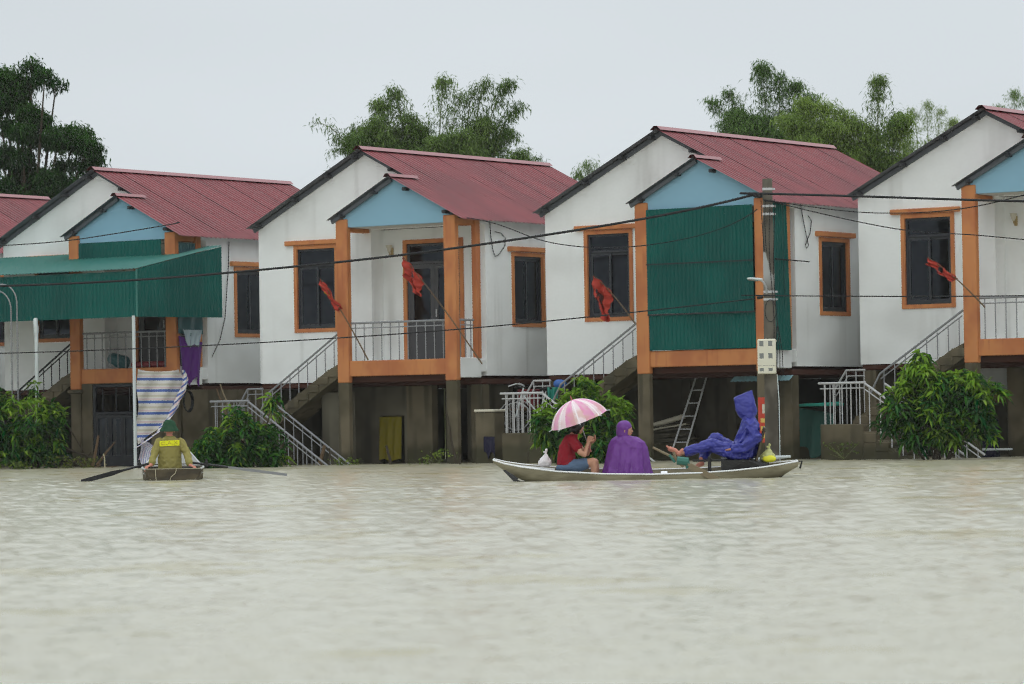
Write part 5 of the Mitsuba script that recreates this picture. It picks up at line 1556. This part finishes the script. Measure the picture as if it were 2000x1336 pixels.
# boat seen end on with the rower
BANG = math.atan2(.63867, .76948)
BFr = frame(-38.639, 46.554, BANG)
bb = thing('rowing_boat', 'short brown boat seen end on with a man in an olive jacket', 'boat')
stB = [(0, .455, .28, .185, -.07), (.5, .51, .33, .20, -.12), (1.2, .51, .36, .215, -.13), (2.0, .44, .34, .27, -.11), (2.6, .34, .22, .39, -.04), (3.1, .22, .10, .53, .16)]
mB = boat_hull(stB)
mB.vertices = np.array(mB.vertices)[:, [1, 0, 2]] * V(-1, 1, 1)
put('hull', mB, 'boat_brown', bb, BFr, 35)
put('transom', M2T(hull([(sx * x, y, z) for sx in (-1, 1) for y in (-.022, -.002) for x, z in ((.455, .185), (.435, .11), (.395, .045), (.32, -.02), (.24, -.08))])), 'boat_brown', bb, BFr)
put('rim', tube([(-.455, -.01, .19), (.455, -.01, .19)], .011, 6), 'boat_steel', bb, BFr, 40)
for s in (-1, 1):
    put('gunwale', tube([(s * w, x, z + .006) for x, w, wb, z, zb in stB], .016, 6), 'boat_inner', bb, BFr, 40)
    put('oarlock', cat(cbox(s * .56 - .03, s * .56 + .03, .82, .90, .20, .30, .01), tube([(s * .56, .86, .22), (s * .56, .86, .34)], .02, 7)), 'black_plastic', bb, BFr)
put('bow_deck', M2T(hull([(-.44, 1.9, .262), (.44, 1.9, .262), (-.34, 2.6, .395), (.34, 2.6, .395), (-.22, 3.1, .535), (.22, 3.1, .535), (-.44, 1.9, .25), (.44, 1.9, .25), (.0, 3.0, .45)])), 'boat_deck', bb, BFr)
put('thwart', cbox(-.49, .49, .22, .50, .10, .135), 'boat_inner', bb, BFr)
put('crossbar', cbox(-.52, .52, .92, .98, .215, .25), 'boat_inner', bb, BFr)
put('rope', cat(tube([(-.29, -.03, .19), (-.285, -.04, .08), (-.275, -.04, -.02)], .006, 5), tube([(.06, -.03, .20), (.04, -.045, .12), (-.03, -.045, .06), (-.06, -.04, -.02)], .006, 5)), 'rope', bb, BFr, 40)
for s, tip, lab in ((-1, (-1.52, .25, .0), 'black oar of the rower slanting into the water to the left'), (1, (1.92, 1.15, .045), 'dark oar with a grey blade lying out to the right of the rower')):
    k = thing('rowing_oar', lab, 'oar')
    a, e = V(s * .50, .86, .255), V(*tip)
    put('shaft', tube([a + (a - e) * .12, a, a + (e - a) * .5], .02, 8), 'oar_black', k, BFr, 40)
    q = [a + (e - a) * t + V(0, sy * .035, sz * w) for t, w in ((.30, .018), (.50, .040 if s < 0 else .024), (1.0, .036 if s < 0 else .022)) for sy in (-1, 1) for sz in (-1, 1)]
    put('blade', M2T(hull(q)), 'oar_black' if s < 0 else 'rail_grey', k, BFr)

pr_ = thing('person', 'rower seen from behind in olive jacket with yellow back patch and green helmet', 'person')
hr, Pr = head_chains((-.05, .36, .835), (0, 1, -.05), s=.95)
put('body', bones(hr + [[((-.05, .34, .76), .052), ((-.05, .34, .68), .06)], [((-.05, .36, .2), (.17, .12, .1)), ((-.05, .36, .45), (.15, .10, .12)), ((-.05, .35, .65), (.17, .09, .06))],
    [((-.225, .34, .645), .052), ((-.31, .28, .45), .042), ((-.36, .10, .26), .030)], [((.145, .34, .64), .052), ((.235, .28, .44), .042), ((.285, .10, .25), .030)],
    [((-.13, .40, .2), .085), ((-.16, .85, .24), .06), ((-.16, .95, .02), .045)], [((.03, .40, .2), .085), ((.06, .85, .24), .06), ((.06, .95, .02), .045)]], .028, 6), 'skin_red', pr_, BFr, True)
put('jacket', bones([[((-.05, .36, .22), (.20, .15, .09)), ((-.05, .35, .42), (.19, .135, .13)), ((-.05, .34, .60), (.205, .12, .08)), ((-.05, .34, .70), (.10, .085, .04))],
                     [((-.215, .34, .635), .072), ((-.305, .28, .46), .063), ((-.345, .13, .29), .054)], [((.135, .34, .63), .072), ((.235, .28, .45), .063), ((.275, .13, .28), .054)]], .020, 3, .020, 11, 7), 'olive', pr_, BFr, True)
put('trousers', bones([[((-.05, .38, .17), (.2, .16, .08)), ((-.14, .42, .2), .10), ((-.16, .84, .24), .075)], [((.04, .42, .2), .10), ((.06, .84, .24), .075)]], .035, 4), 'olive', pr_, BFr, True)
put('helmet', trimesh.creation.revolve([(0, .155), (.05, .150), (.095, .115), (.112, .06), (.118, .045), (.152, -.01), (.158, -.035), (.150, -.036), (.108, .02), (.0, .03)], sections=28).apply_transform(trimesh.transformations.rotation_matrix(.08, (1, 0, 0))).apply_translation((-.05, .36, .855)), 'hat_green', pr_, BFr, 50)
bp = put('back_patch', cloth(lambda u, v: (-.215 + .33 * u, .203 + .03 * (2 * u - 1) ** 2 + .004 * math.sin(9 * u), .565 + .09 * v + .012 * u), 10, 4), 'band_yellow', pr_, BFr, label='bright yellow rectangular patch with letters on the back')
tm = meshkit.text_mesh('C.A.X', .052, .004, True)
w_ = tm.bounds[1][0] - tm.bounds[0][0]
tv = np.array(tm.vertices) - V(tm.bounds[0][0], 0, 0)
tx = -.195 + tv[:, 0] / w_ * .285
tm.vertices = np.stack([tx, .197 + .03 * ((tx + .05) / .165) ** 2 - tv[:, 2], .588 + tv[:, 1] + .036 * (tx + .2)], 1)
put('lettering', tm, 'band_letter', bp, BFr)
put('hand', hand_mesh((-.365, .10, .255), (-.75, -.6, -.28), (-.2, -.3, -1), curl=.6, s=1.1), 'skin_red', pr_, BFr, True)
put('hand', hand_mesh((.285, .10, .245), (.75, -.6, -.28), (.2, -.3, -1), curl=.6, s=1.1, flip_thumb=-1), 'skin_red', pr_, BFr, True)
